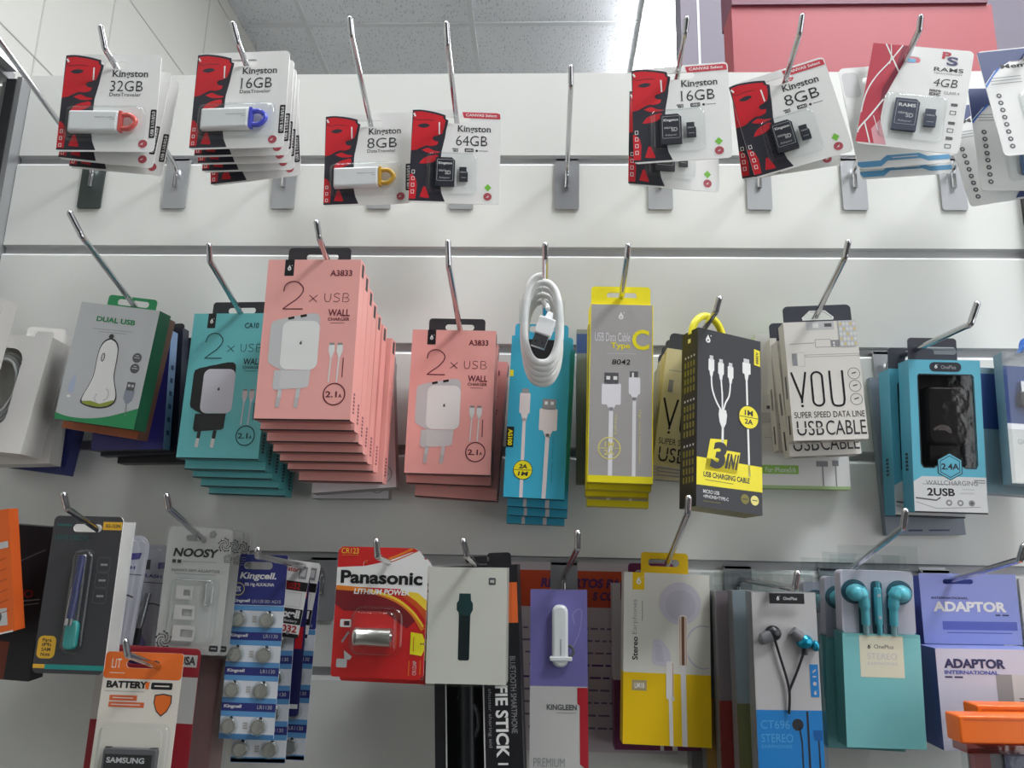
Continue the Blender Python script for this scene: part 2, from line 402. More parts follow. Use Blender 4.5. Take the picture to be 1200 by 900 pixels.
HK((-.0882, -.006, .3981), (-.0871, -.1537, .4341), (-.0878, -.1617, .448), 'long chrome hook holding the 64GB memory card pack')
HK((.0179, -.006, .3981), (.0183, -.108, .4245), (.0178, -.117, .437), 'empty chrome hook with bare plate in the top row')
HK((.111, -.006, .3981), (.1129, -.1503, .4459), (.1132, -.1583, .4537), 'chrome hook holding the 16GB memory card packs beside the ceiling light')
HK((.2087, -.006, .3981), (.2076, -.1506, .4449), (.2079, -.1586, .455), 'chrome hook in front of the red board holding the 8GB memory card packs')
HK((.302, -.006, .3981), (.3059, -.15, .4469), (.3044, -.158, .4539), 'chrome hook holding the tilted 4GB memory card pack')
HK((.3977, -.006, .3981), (.4056, -.15, .4469), (.4041, -.158, .4539), 'chrome hook at right end of top row holding the navy and white memory card packs')
HK((-.3632, -.006, .1981), (-.3632, -.1767, .2487), (-.3707, -.1847, .2647), 'chrome hook through the green tab of the silver car charger box')
HK((-.2707, -.006, .1981), (-.2707, -.1525, .2388), (-.2692, -.1605, .2485), 'chrome hook holding the turquoise charger boxes in the middle row')
HK((-.1763, -.006, .1981), (-.1763, -.1767, .2487), (-.1768, -.1847, .2575), 'chrome hook holding the tall deep stack of pink charger boxes')
HK((-.0783, -.006, .1981), (-.0783, -.1535, .2349), (-.0787, -.1615, .2518), 'chrome hook holding the small stack of pink charger boxes')
HK((-.0024, -.006, .1981), (-.0024, -.1513, .2428), (-.0025, -.1593, .2509), 'chrome hook from which the white coiled cable hangs')
HK((.062, -.006, .1981), (.062, -.1506, .2449), (.062, -.1586, .2508), 'chrome hook holding the grey and yellow cable boxes')
HK((.128, -.006, .1981), (.128, -.158, .1979), (.1292, -.166, .2053), 'chrome hook through the yellow loop of the black cable box')
HK((.2305, -.006, .1981), (.2305, -.1506, .2449), (.2309, -.1586, .2544), 'chrome hook holding the white cable boxes with large black lettering')
HK((.3185, -.006, .1981), (.3165, -.1577, .1894), (.3189, -.1657, .2028), 'sagging chrome hook holding the blue window charger boxes')
HK((-.3584, -.006, -.0019), (-.3584, -.152, .0406), (-.3577, -.16, .0501), 'chrome hook holding the dark tool card in the bottom rows')
HK((-.281, -.006, -.0019), (-.281, -.1515, .0421), (-.2803, -.1595, .0508), 'chrome hook holding the white SIM adapter packs')
HK((-.2011, -.006, -.0019), (-.2081, -.1576, .0085), (-.2061, -.1656, .0131), 'sagging chrome hook holding the strips of button cells')
HK((-.1208, -.006, -.0019), (-.1208, -.1575, .0103), (-.1207, -.1655, .0208), 'sagging chrome hook holding the red camera battery card')
HK((-.0544, -.006, -.0019), (-.0559, -.1574, .0122), (-.0582, -.1654, .0221), 'chrome hook above the white fitness band box')
HK((.0174, -.006, -.0019), (.0235, -.1565, .0193), (.0232, -.1645, .0294), 'chrome hook with bright plate above the purple headset box')
HK((.1038, -.006, -.0019), (.1038, -.1502, .0461), (.1033, -.1582, .0561), 'chrome hook through the yellow tab of the earphone box')
HK((.172, -.006, -.0019), (.1753, -.158, -.0056), (.1756, -.166, .0045), 'nearly level chrome hook above the clear earphone boxes')
HK((.256, -.006, -.0019), (.256, -.1526, .0383), (.2553, -.1606, .0492), 'chrome hook holding the turquoise earbud boxes in clear bags')
HK((.3455, -.006, -.0019), (.3328, -.1568, .0172), (.3323, -.1648, .0262), 'chrome hook through the lavender adaptor header card')
HK((-.2979, -.006, -.1019), (-.2979, -.1528, -.0625), (-.297, -.1608, -.0524), 'lowest chrome hook holding the orange headed phone battery pack')
HK((.4375, -.006, .1981), (.43, -.15, .215), (.43, -.158, .225), 'chrome hook at right edge of middle row holding the cable box with blue cord')
HK((-.5350, -.006, .1981), (-.535, -.15, .236), (-.535, -.158, .246), 'chrome hook at left edge of middle row behind the white window boxes')

# ================================================================== TOP ROW: flash drives and memory cards
KRED = paper('card_red', (206, 30, 42)); KDRK = paper('card_charcoal', (44, 44, 54)); KINK = paper('card_ink', (58, 57, 60))
EMB = paper('emblem_red', (176, 74, 84)); GRN = paper('android_green', (124, 196, 70)); STRIPR = paper('strip_red', (200, 62, 76))
def blister(parent, x0, z0, x1, z1, depth, r=0.006, name='blister', y=0.0, mt=None):
    b = MB(); mt = mt or CLEAR
    n = 5; prof = [(-0.002, y - 0.0002), (0, y - 0.0003), (0.0006, y - depth * .5), (0.0012, y - depth + .0008), (0.0022, y - depth)]
    rings = [[(p[0], yy, p[1]) for p in rr(x0 + i, z0 + i, x1 - i, z1 - i, max(0.0005, r - i))] for i, yy in prof]
    m_ = len(rings[0]); V = [q for g in rings for q in g]; F = []
    for k in range(len(rings) - 1):
        for i in range(m_):
            j = (i + 1) % m_; F.append((k * m_ + i, k * m_ + j, (k + 1) * m_ + j, (k + 1) * m_ + i))
    b.add(V, F, mt, True); b.flat([(p[0], p[2]) for p in rings[-1]], rings[-1][0][1], mt)
    return b.build(name, parent)
def slot(W, H, u, v, w=0.026, h=0.0065): return rr((u - .5) * W - w / 2, (1 - v) * H - h / 2, (u - .5) * W + w / 2, (1 - v) * H + h / 2, h / 2.05)
def portrait_art(b):
    """red and charcoal printed panel on the left of the card"""
    o = spline2([(0.0, .015), (.10, .01), (.25, .03), (.37, .06)], 5) + [(.375, .10), (.405, .115), (.40, .15)] + spline2([(.385, .22), (.375, .30), (.355, .40), (.34, .5), (.34, .8)], 4) + [(.36, .90), (.40, .985), (.0, .985)]
    b.P([(max(.0, u), v) for u, v in o], KDRK, 0)
    f = [(.015, .035), (.10, .028), (.24, .05), (.345, .075), (.35, .10), (.375, .12), (.362, .20)] + spline2([(.34, .265), (.29, .285), (.25, .295), (.235, .32), (.265, .345), (.30, .35), (.285, .385), (.22, .40), (.17, .395), (.10, .425), (.06, .445), (.0, .455)], 3)
    b.P(f, KRED, 1)
    b.P(spline2([(.06, .185), (.10, .165), (.16, .16), (.20, .178), (.165, .20), (.11, .205), (.06, .185)], 4)[:-1], KDRK, 2)
    b.L(spline2([(.01, .10), (.06, .125), (.14, .115), (.24, .125)], 4), .0005, KDRK, 2)
    b.L([(.305, .14), (.31, .27)], .0013, WHITE, 2); b.L([(.015, .05), (.035, .085)], .0016, WHITE, 2)
    b.P(spline2([(.12, .445), (.19, .42), (.25, .445), (.32, .46), (.29, .475), (.2, .475), (.12, .445)], 3)[:-1], KRED, 1)
    b.P(spline2([(.10, .59), (.15, .53), (.24, .50), (.30, .495), (.30, .545), (.20, .585), (.10, .59)], 3)[:-1], KRED, 1)
    b.P([(.0, .70), (.03, .705), (.07, .75), (.085, .82), (.075, .965), (.0, .965)], KRED, 1)
    b.P([(.12, .945), (.155, .835), (.18, .83), (.225, .94), (.22, .955)], KRED, 1)
def kcard(root, cap, kind):
    W, H = .083, .0925
    b = MB(W, H)
    b.slab(rr(-W / 2, 0, W / 2, H, .004), 0, .0007, WHITE, holes=[slot(W, H, .50, .113)])
    portrait_art(b)
    b.T('Kingston', .50 if kind == 'usb' else .51, .165, .88 if kind == 'usb' else .89, .255, KINK, 1, .014, serif=True)
    b.T(cap, .49 if kind == 'usb' else .50, .275, .83 if kind == 'usb' else .85, .385, KINK, 1, -.006, serif=True)
    if kind == 'usb':
        b.T('DataTraveler', .49, .40, .82, .435, KINK, 1, .0, serif=True)
        b.R(.935, .57, .995, .86, BLACK, 1, .001); b.T('USB 3.1/3.0/2.0', .95, .59, .982, .84, WHITE, 2, .02, 90)
        for v in (.78, .85, .92): b.RO(.02, v, .05, v + .035, .0005, WHITE, 3)
    else:
        b.P([(.56, .02), (.58, .085), (.99, .085), (.985, .03), (.95, .02)], STRIPR, 1); b.T('CANVAS Select', .60, .035, .95, .065, WHITE, 2, .02)
        b.T('micro', .46, .41, .53, .43, KINK, 1, .03); b.T('SD', .47, .433, .53, .452, KINK, 1, .04); b.R(.60, .412, .70, .45, KINK, 1, .0008); b.T('UHS-I', .615, .42, .69, .443, WHITE, 2, .02)
        b.C(.735, .435, .0012, KINK); b.L([(.76, .435), (.86, .435)], .0008, GREY)
        b.P([(.87, .785), (.91, .825), (.87, .865), (.83, .825)], GRN, 1)
        for v in (.66, .73, .80, .87): b.RO(.02, v, .055, v + .04, .0005, WHITE, 3)
    b.C(.87 if kind == 'sd' else .88, .92, .0042, EMB, 1); b.O(.87 if kind == 'sd' else .88, .92, .0042, .0004, WHITE, 2); b.P([(.85, .93), (.885, .905), (.875, .925), (.892, .925)], WHITE, 2)
    b.build('card', root)
def usb_pack(cap, loopcol, label, p, group=None):
    t = thing('flash_drive_pack', label, 'flash drive', p, group)
    kcard(t, cap, 'usb')
    W, H = .083, .0925
    x0, x1, z0, z1 = (.08 - .5) * W, (.87 - .5) * W, (1 - .88) * H, (1 - .555) * H
    LG = mat('clear_loop_' + loopcol[0], loopcol[1], 0.15, 0, .8)
    st = MB(W, H, 0); cz = (z0 + z1) / 2
    pf = lambda i: rr(x0 + .0035 + i, cz - .0098 + i, x1 - .0195 - i, cz + .0098 - i, .0012)
    st.y = -0.0062; st.rslab(pf, -.0062, -.0008, PLASTW, .0022, 4)
    st.T('DataTraveler', .40, .68, .60, .692, DGREY, 1); st.T('G4', .56, .702, .60, .714, DGREY, 1)
    s_ = st.build('usb_stick', t)
    c = MB(); xl = x1 - .0193
    c.box(xl, xl + .0025, -.0058, -.001, cz - .0092, cz + .0092, LG)
    c.tube(spline([(xl + .002, -.0034, cz + .0060), (xl + .009, -.0034, cz + .0060), (xl + .0138, -.0034, cz), (xl + .009, -.0034, cz - .0060), (xl + .002, -.0034, cz - .0060)], 6), .0022, LG, 8)
    c.build('loop_end', s_)['label'] = loopcol[0] + ' translucent loop end'
    blister(t, x0, z0, x1, z1, .0068, .005)
    return t
def sd_cards(t, W, H, ax0, av0, ax1, av1, mx0, mv0, mx1, mv1, col, brand, blx):
    a = MB(W, H, -.0032); X, Z = a.X, a.Z
    x0, x1, z0, z1 = X(ax0), X(ax1), Z(av1), Z(av0)
    a.slab([(x0, z0), (x1, z0), (x1, z1 - .003), (x1 - .003, z1), (x0, z1)], -.0032, -.0011, col)
    iw = ax1 - ax0; ih = av1 - av0
    a.RO(ax0 + .08 * iw, av0 + .07 * ih, ax1 - .08 * iw, av0 + .82 * ih, .0003, LGREY, 0, .001)
    if brand: a.T(brand, ax0 + .15 * iw, av0 + .16 * ih, ax1 - .15 * iw, av0 + .27 * ih, WHITE, 1, .03)
    a.T('micro', ax0 + .18 * iw, av0 + .42 * ih, ax0 + .55 * iw, av0 + .50 * ih, LGREY, 1, .02); a.T('SD', ax0 + .5 * iw, av0 + .46 * ih, ax0 + .8 * iw, av0 + .6 * ih, LGREY, 1, .03)
    a.T('Adapter', ax0 + .2 * iw, av0 + .68 * ih, ax0 + .78 * iw, av0 + .76 * ih, LGREY, 1, .0)
    a.build('card_adapter', t)
    c = MB(W, H, -.0026); x0, x1, z0, z1 = X(mx0), X(mx1), Z(mv1), Z(mv0)
    c.slab([(x0, z0), (x1, z0), (x1, z0 + .6 * (z1 - z0)), (x1 - .0013, z0 + .72 * (z1 - z0)), (x1 - .0013, z1), (x0, z1)], -.0026, -.0012, col)
    iw = mx1 - mx0; c.T('micro', mx0 + .12 * iw, mv0 + .3 * (mv1 - mv0), mx0 + .8 * iw, mv0 + .42 * (mv1 - mv0), LGREY, 1, .02); c.L([(mx0 + .2 * iw, mv0 + .75 * (mv1 - mv0)), (mx0 + .8 * iw, mv0 + .75 * (mv1 - mv0))], .0004, LGREY, 1)
    c.build('micro_card', t)
    blister(t, X(blx[0]), Z(blx[3]), X(blx[2]), Z(blx[1]), .0052, .004)
def sd_pack(cap, label, p, group=None):
    t = thing('memory_card_pack', label, 'memory card', p, group); W, H = .083, .0925
    kcard(t, cap, 'sd')
    sd_cards(t, W, H, .285, .53, .50, .835, .55, .625, .645, .775, KDRK, 'Kingston', (.20, .475, .72, .895))
    return t
ux = usb_pack('32GB', ('red', (225, 90, 84)), 'front 32GB flash drive pack with red loop, leftmost pack on the top row', (-.3822, -.1330, .3462, -1.7, 4.0, 2.0))
dup(ux, (-.3870, -.1225, .3407, 4.9, 3.0, 2.0), 'second 32GB flash drive pack, close behind the front one, only its lower edge showing')
dup(ux, (-.3830, -.1120, .3385, 4.0, 3.0, 2.0), 'rearmost 32GB flash drive pack, tilted, right edge showing behind the front one')
uy = usb_pack('16GB', ('blue', (70, 80, 215)), 'front 16GB flash drive pack with blue loop on a fanned stack', (-.2689, -.1310, .3504, -.8, -1.6, 1))
G16 = 'fanned 16GB flash drive packs'; uy['group'] = G16
dup(uy, (-.2678, -.1218, .3483, -1, -.8, .6), 'second 16GB flash drive pack from the front of the fanned stack', G16)
dup(uy, (-.2682, -.1126, .3461, -1, -.6, .5), 'third 16GB flash drive pack, middle of the fanned stack', G16)
dup(uy, (-.2679, -.1034, .3438, -1.5, -.6, .4), 'fourth 16GB flash drive pack, second from the wall in the fanned stack', G16)
dup(uy, (-.2640, -.0930, .3400, -6.5, -2, 0), 'rearmost 16GB flash drive pack hanging lowest and tilted, at the back of the fanned stack', G16)
usb_pack('8GB', ('yellow', (228, 178, 60)), '8GB flash drive pack with yellow loop, half behind the 64GB pack', (-.1699, -.0579, .3332, -2, -.6, 2.6))
sd_pack('64GB', '64GB memory card pack with red top strip beside the empty hook', (-.0872, -.0690, .3295, 0, 4, 3))
sx = sd_pack('16GB', '16GB memory card pack with red top strip in front of the bright ceiling light', (.1138, -.1163, .3466, -.5, -7, -.5))
dup(sx, (.1110, -.0841, .3369, .9, 8, 2), '16GB memory card pack hanging lower behind the front one of its hook')
sy = sd_pack('8GB', '8GB memory card pack tilted to the left against the red board', (.2192, -.1060, .3486, -12.1, -12, 3))
dup(sy, (.2120, -.0930, .3480, -4, -12, 2), 'rear 8GB memory card pack, less tilted, peeking out behind the front one')

# the tilted card with swirling white lines
def swirl_pack(label, p):
    t = thing('memory_card_pack', label, 'memory card', p); W, H = .081, .0977
    b = MB(W, H); b.slab(rr(-W / 2, 0, W / 2, H, .004), 0, .0007, WHITE, holes=[slot(W, H, .36, .135, .022)])
    SR = paper('swirl_red', (186, 52, 70)); SR2 = paper('swirl_dark_red', (128, 34, 56)); SR3 = paper('swirl_pink', (222, 160, 168))
    b.P([(.0, .0), (.385, .0), (.345, .15), (.21, .5), (.20, .72), (.26, .985), (.0, .985)], SR, 0)
    b.P([(.30, .0), (.385, .0), (.345, .15), (.21, .52), (.17, .70), (.17, .45), (.27, .2)], SR2, 1)
    b.P([(.20, .75), (.30, .985), (.18, .985), (.13, .85)], SR3, 1)
    for c_, wd in (([(.13, .0), (.24, .17), (.32, .30), (.33, .38)], .0012), ([(.30, .0), (.20, .17), (.09, .33), (.02, .5), (-.0, .7)], .0011), ([(.18, .0), (.2, .1), (.2, .2)], .0007), ([(.2, .55), (.1, .72), (.02, .84), (.0, .9)], .0014), ([(.05, .78), (.14, .985)], .0011), ([(.13, .72), (.2, .86)], .0006)):
        b.L([(max(.004, u), v) for u, v in spline2(c_, 6)], wd, WHITE, 3)
    b.R(.375, .125, .45, .165, paper('sky_blue', (126, 184, 220)), 2)
    b.T('P', .70, .03, .785, .10, SR, 2, .03); b.T('S', .75, .075, .86, .16, paper('navy_ink', (72, 70, 110)), 2, .03)
    b.T('RAMS', .64, .185, .925, .225, KINK, 1, .01); b.T('TECHNOLOGY', .64, .238, .925, .25, GREY, 1, .02)
    b.T('4GB', .65, .295, .885, .375, KINK, 1, -.006, 0, .12, True); b.T('micro', .63, .40, .74, .43, KINK, 1, .03); b.T('SDHC', .63, .436, .74, .465, KINK, 1, .04); b.T('CLASS 4', .77, .415, .92, .44, GREY, 1, .01)
    for i, v in enumerate((.525, .60, .70, .77, .845, .92)):
        if i % 2 == 0: b.R(.855, v, .92, v + .028, DGREY, 1, .0006)
        else: b.RO(.855, v - .005, .915, v + .035, .0006, DGREY, 1, .0006)
    b.build('card', t)
    sd_cards(t, W, H, .315, .54, .555, .845, .62, .615, .735, .78, paper('slate_card', (66, 72, 92)), 'RAMS', (.215, .49, .80, .90))
    return t
swirl_pack('4GB memory card pack with white swirls on red, tilted right of the others', (.2982, -.1240, .3535, 13, -9, -1))
def wave_pack(label, p):
    t = thing('memory_card_pack', label, 'memory card', p); W, H = .081, .0977
    b = MB(W, H); b.slab(rr(-W / 2, 0, W / 2, H, .005), 0, .0008, WHITE, holes=[slot(W, H, .40, .14)])
    BW = paper('wave_blue', (92, 156, 198))
    b.P([(.0, .93), (.25, .93), (.33, .885), (.68, .885), (.76, .92), (1, .92), (1, .965), (.76, .965), (.68, .935), (.33, .935), (.25, .985), (.03, .985), (.0, .96)], BW, 1)
    b.L([(.38, .911), (.66, .911)], .0010, LGREY, 2); b.R(0.02, .05, .2, .3, LGREY, 0, .004)
    b.build('card', t); return t
wave_pack('white card pack with blue wave along its lower edge, directly behind the swirl pack', (.3044, -.1060, .3472, -6.4, 3, 0))
wave_pack('rearmost white card pack with blue wave, hanging lowest behind the swirl pack', (.3101, -.0960, .3430, -5.8, 3, 0))
def navy_pack(label, p):
    t = thing('memory_card_pack', label, 'memory card', p); W, H = .086, .1
    b = MB(W, H); NV = paper('card_navy', (60, 74, 122)); BL = paper('card_blue', (58, 112, 196))
    b.slab(rr(-W / 2, 0, W / 2, H, .004), 0, .0007, WHITE, holes=[slot(W, H, .45, .09, .03, .008)])
    b.P([(.0, .01), (.99, .01), (.99, .14), (.62, .115), (.3, .12), (.12, .2), (.0, .32)], NV, 0)
    b.P([(.0, .33), (.14, .19), (.2, .165), (.1, .25), (.0, .36)], BL, 1)
    b.P([(.56, .985), (.66, .86), (1, .82), (1, .97), (.97, .985)], BL, 0); b.P([(.46, .985), (.52, .92), (.63, .90), (.56, .985)], NV, 1)
    b.T('Memory Card', .19, .145, .93, .20, KINK, 1, .02)
    for k in range(3): b.L([(.06, .27 + .028 * k), (.36, .27 + .028 * k)], .0006, GREY, 1)
    for k in range(8): b.C(.10, .44 + .068 * k, .0022, DGREY, 1); b.C(.10, .44 + .068 * k, .001, LGREY, 2)
    b.build('card', t)
    sd_cards(t, W, H, .40, .49, .66, .86, .72, .58, .82, .75, paper('steel_blue_card', (84, 112, 150)), None, (.30, .44, .93, .90))
    return t
nv = navy_pack('front navy topped memory card pack at right edge of the top row', (.4192, -.1262, .3500, -6.5, 0, -1))
dup(nv, (.4100, -.1050, .3251, 0, -1, -1.5), 'middle navy topped memory card pack, hanging lower and upright at the right edge')
dup(nv, (.4130, -.0800, .3297, -9.4, -2, -2), 'rearmost navy topped memory card pack, hanging lowest and tilted over a hook plate')

# ================================================================== MIDDLE ROW
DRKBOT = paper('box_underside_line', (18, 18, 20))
def tab(parent, W, z0, h, y, m, hu=0.0, hw=.026, hh=.006, hz=None, x0=None, x1=None, name='hang_tab', holes=True):
    b = MB(); x0 = -W * .33 if x0 is None else x0; x1 = W * .33 if x1 is None else x1
    hz = z0 + h * .45 if hz is None else hz
    o = rr(x0, z0 - .004, x1, z0 + h, .003)
    hs = [rr(hu - hw / 2, hz - hh / 2, hu + hw / 2, hz + hh / 2, hh / 2.1)] if holes else []
    b.slab(o, y - .0004, y + .0004, m, holes=hs); return b.build(name, parent)
def charger_box(label, p, main, side, ink, under, code, black, group):
    W, H, T = .0748, .129, .0138
    t = thing('charger_box', label, 'charger', p, group)
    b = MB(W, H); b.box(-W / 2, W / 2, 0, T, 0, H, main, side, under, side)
    b.R(.185, 0, .285, .105, BLACK, 0); b.drop(.235, .055, .0045, WHITE, 1, BLACK)
    b.T(code, .68 if not black else .66, .068, .915 if not black else .835, .107, ink, 1, .02)
    pale = paper(main.name + '_thin_print', tuple(int(255 * (c ** (1 / 2.2)) * .80) for c in main.node_tree.nodes['Principled BSDF'].inputs['Base Color'].default_value[:3])) if False else ink
    b.L(spline2([(.195, .205), (.21, .165), (.27, .143), (.345, .148), (.40, .18), (.395, .215), (.34, .255), (.26, .29), (.20, .318)], 5), .0009, ink, 1); b.L([(.20, .317), (.415, .317)], .0009, ink, 1)
    b.L([(.475, .229), (.56, .272)], .0006, ink, 1); b.L([(.475, .272), (.56, .229)], .0006, ink, 1)
    for pts in ([(.64, .218), (.64, .25), (.655, .27), (.69, .27), (.705, .25), (.705, .218)], [(.80, .223), (.775, .217), (.745, .222), (.74, .234), (.765, .243), (.795, .25), (.80, .262), (.775, .271), (.735, .267)], [(.835, .218), (.835, .271), (.885, .271), (.905, .258), (.88, .244), (.835, .244), (.88, .243), (.895, .230), (.88, .218), (.835, .218)]):
        b.L(pts, .0005, ink, 1)
    b.T('WALL', .69, .318, .92, .362, ink, 1, .02); b.T('CHARGER', .69, .37, .92, .39, ink, 1, .02); b.L([(.72, .405), (.87, .405)], .0004, ink, 1)
    # printed picture of the charger
    sidec = BLACK if black else LGREY; low = PLASTB if black else paper('charger_lower', (214, 212, 212)); fr = WHITE if not black else paper('charger_face', (222, 222, 232))
    b.P([(.09, .43), (.10, .40), (.16, .385), (.50, .345), (.57, .345), (.60, .36), (.61, .38), (.61, .645), (.585, .675), (.25, .70), (.17, .68), (.10, .655), (.09, .63)], sidec, 1)
    b.flat(rr(b.X(.22), b.Z(.695), b.X(.615), b.Z(.392), .006), b.lv(2), fr)
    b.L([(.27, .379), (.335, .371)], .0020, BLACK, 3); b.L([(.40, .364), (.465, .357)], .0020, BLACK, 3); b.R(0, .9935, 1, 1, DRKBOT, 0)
    b.P([(.17, .70), (.55, .695), (.54, .795), (.51, .805), (.19, .82), (.165, .80)], low, 1); b.P([(.17, .70), (.24, .70), (.24, .82), (.19, .82), (.165, .80)], sidec, 2)
    for u in (.25, .44):
        b.L([(u, .81), (u - .01, .875)], .0032, low if black else LGREY, 1); b.L([(u - .01, .865), (u - .018, .925)], .0032, WHITE if black else paper('pin_grey', (196, 190, 190)), 2)
    b.drop(.425, .53, .0030, DGREY if not black else BLACK, 3, None)
    # small cables
    for u, w_ in ((.755, .0028), (.84, .0022)):
        b.R(u - .032, .54, u + .032, .59, fr if not black else paper('plug_pale', (214, 206, 208)), 1, .0012); b.R(u - .025, .528, u + .025, .542, GREY, 1); b.P([(u - .025, .59), (u + .025, .59), (u + .01, .62), (u - .01, .62)], fr, 1); b.L([(u, .61), (u - .01, .77)], .0011, fr, 1)
    b.L([(.885, .62), (.885, .74)], .0007, ink, 1)
    b.O(.815, .842, .0088, .0009, ink, 1); b.T('2.1', .725, .825, .845, .862, ink, 1, .02); b.T('A', .86, .84, .895, .862, ink, 1, .02)
    # printing on the right side and the dark line under the front edge
    xs = W / 2 + .0001
    def sidebox(y0, y1, z0, z1, mm): b.add([(xs, y0, z0), (xs, y1, z0), (xs, y1, z1), (xs, y0, z1)], [(0, 1, 2, 3)], mm)
    sidebox(T * .3, T * .75, H * .90, H * .985, BLACK)
    for k in range(6): sidebox(T * .35, T * .65, H * (.05 + .022 * k), H * (.05 + .022 * k + .014), ink)
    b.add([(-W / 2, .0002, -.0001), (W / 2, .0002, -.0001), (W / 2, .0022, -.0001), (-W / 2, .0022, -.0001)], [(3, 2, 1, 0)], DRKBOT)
    b.build('box', t)
    tab(t, W, H, .0125, T * .5, TABB, .004, .026, .0055, H + .0045, -.024, .027)
    return t
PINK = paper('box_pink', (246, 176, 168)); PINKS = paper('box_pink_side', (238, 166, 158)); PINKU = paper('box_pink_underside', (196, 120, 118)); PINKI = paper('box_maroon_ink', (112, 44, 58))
GP1 = 'pink charger boxes on the tall stack'
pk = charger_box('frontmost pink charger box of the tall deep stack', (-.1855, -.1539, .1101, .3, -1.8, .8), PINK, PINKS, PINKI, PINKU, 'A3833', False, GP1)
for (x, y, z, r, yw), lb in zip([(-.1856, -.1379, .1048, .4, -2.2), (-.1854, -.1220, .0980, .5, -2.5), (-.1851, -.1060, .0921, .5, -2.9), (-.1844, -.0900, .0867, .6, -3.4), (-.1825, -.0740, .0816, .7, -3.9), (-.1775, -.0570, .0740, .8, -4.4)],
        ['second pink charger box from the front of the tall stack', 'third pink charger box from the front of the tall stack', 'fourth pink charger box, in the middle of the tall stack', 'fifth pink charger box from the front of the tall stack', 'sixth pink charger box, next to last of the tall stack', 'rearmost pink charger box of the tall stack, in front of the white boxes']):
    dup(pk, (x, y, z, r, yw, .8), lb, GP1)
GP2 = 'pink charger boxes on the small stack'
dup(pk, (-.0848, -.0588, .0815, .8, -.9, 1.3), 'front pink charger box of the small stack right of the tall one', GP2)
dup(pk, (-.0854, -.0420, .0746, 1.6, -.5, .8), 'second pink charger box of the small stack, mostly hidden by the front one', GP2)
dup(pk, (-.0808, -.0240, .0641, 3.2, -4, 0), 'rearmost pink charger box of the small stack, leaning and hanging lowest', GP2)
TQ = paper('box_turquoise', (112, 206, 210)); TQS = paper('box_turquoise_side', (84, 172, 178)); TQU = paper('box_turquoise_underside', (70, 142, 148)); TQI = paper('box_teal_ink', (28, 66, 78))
GC = 'turquoise charger boxes'
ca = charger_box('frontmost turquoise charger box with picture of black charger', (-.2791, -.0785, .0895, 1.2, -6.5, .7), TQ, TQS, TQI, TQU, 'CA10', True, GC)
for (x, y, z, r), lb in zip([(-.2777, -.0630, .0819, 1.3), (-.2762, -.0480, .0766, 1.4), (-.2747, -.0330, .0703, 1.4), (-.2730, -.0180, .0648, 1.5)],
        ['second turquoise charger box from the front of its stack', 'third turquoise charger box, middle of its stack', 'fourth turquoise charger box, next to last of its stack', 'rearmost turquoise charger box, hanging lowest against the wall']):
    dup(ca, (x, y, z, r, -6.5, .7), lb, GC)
def plain_box(name, label, cat, p, W, H, T, m, side=None, under=None, group=None, right=None, tabm=None, tabx=(None, None), tabh=.012, art=None, taby=.5, holes=True):
    t = thing(name, label, cat, p, group)
    b = MB(W, H); b.box(-W / 2, W / 2, 0, T, 0, H, m, side or m, under or side or m, side or m, right)
    if art: art(b)
    b.build('box', t)
    if tabm: tab(t, W, H, tabh, T * taby, tabm, 0, .024, .006, None, tabx[0], tabx[1], holes=holes)
    return t
def art_white(b):
    b.O(.85, .90, .008, .0008, GREY, 1); b.T('2.1A', .78, .89, .92, .91, GREY, 2); b.T('WALL', .7, .32, .92, .36, GREY, 1, .02)
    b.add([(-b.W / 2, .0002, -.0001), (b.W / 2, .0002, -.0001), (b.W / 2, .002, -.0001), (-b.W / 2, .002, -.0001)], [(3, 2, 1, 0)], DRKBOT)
PALE = paper('box_pale_grey', (222, 218, 220)); PALU = paper('box_pale_underside', (140, 132, 132))
plain_box('charger_box', 'pale grey charger box leaning behind the tall pink stack', 'charger', (-.1690, -.0400, .0690, -5, -1, -3), .075, .1244, .014, PALE, PALU, PALU, art=art_white)
plain_box('charger_box', 'rearmost pale grey charger box below the tall pink stack against the wall', 'charger', (-.1775, -.0180, .0635, -.7, 0, 0), .0704, .129, .014, PALE, PALU, PALU, art=art_white)

# silver car charger box
SILV = mat('foil_silver', (198, 200, 204), 0.38, 0.85, bump=.05, bscale=20, var=.06, vscale=14); GREEN = paper('foil_green', (34, 140, 84)); GREEND = paper('foil_green_dark', (26, 78, 52))
t = thing('car_charger_box', 'silver foil box with green lettering and picture of white car charger', 'charger', (-.3828, -.0910, .1159, 7.4, -4, 3))
W, H, T = .0737, .1037, .018
b = MB(W, H); b.box(-W / 2, W / 2, 0, T, 0, H, SILV, GREEND, GREEND, SILV)
b.T('DUAL USB', .24, .105, .73, .150, GREEN, 1, .035); b.L([(.22, .215), (.72, .205)], .0004, GREY, 1); b.L([(.30, .235), (.65, .228)], .0004, GREY, 1)
OUT = spline2([(.475, .275), (.41, .30), (.365, .36), (.355, .46), (.36, .60), (.325, .70), (.28, .79), (.28, .84), (.38, .865), (.52, .87), (.64, .845), (.70, .80), (.70, .74), (.655, .66), (.62, .58), (.61, .44), (.595, .35), (.545, .295), (.475, .275)], 4)[:-1]
cx_, cv_ = .49, .58
b.P(OUT, INK, 1); b.P([(cx_ + (u - cx_) * .93, cv_ + (v - cv_) * .95) for u, v in OUT], WHITE, 2)
b.P([(.30, .825), (.40, .815), (.52, .83), (.68, .785), (.685, .80), (.62, .84), (.50, .858), (.36, .852), (.30, .84)], paper('lime_band', (150, 160, 62)), 3)
b.C(.475, .265, .0022, INK, 2); b.C(.43, .445, .0018, INK, 3, .0038); b.C(.43, .445, .0011, LGREY, 4, .003)
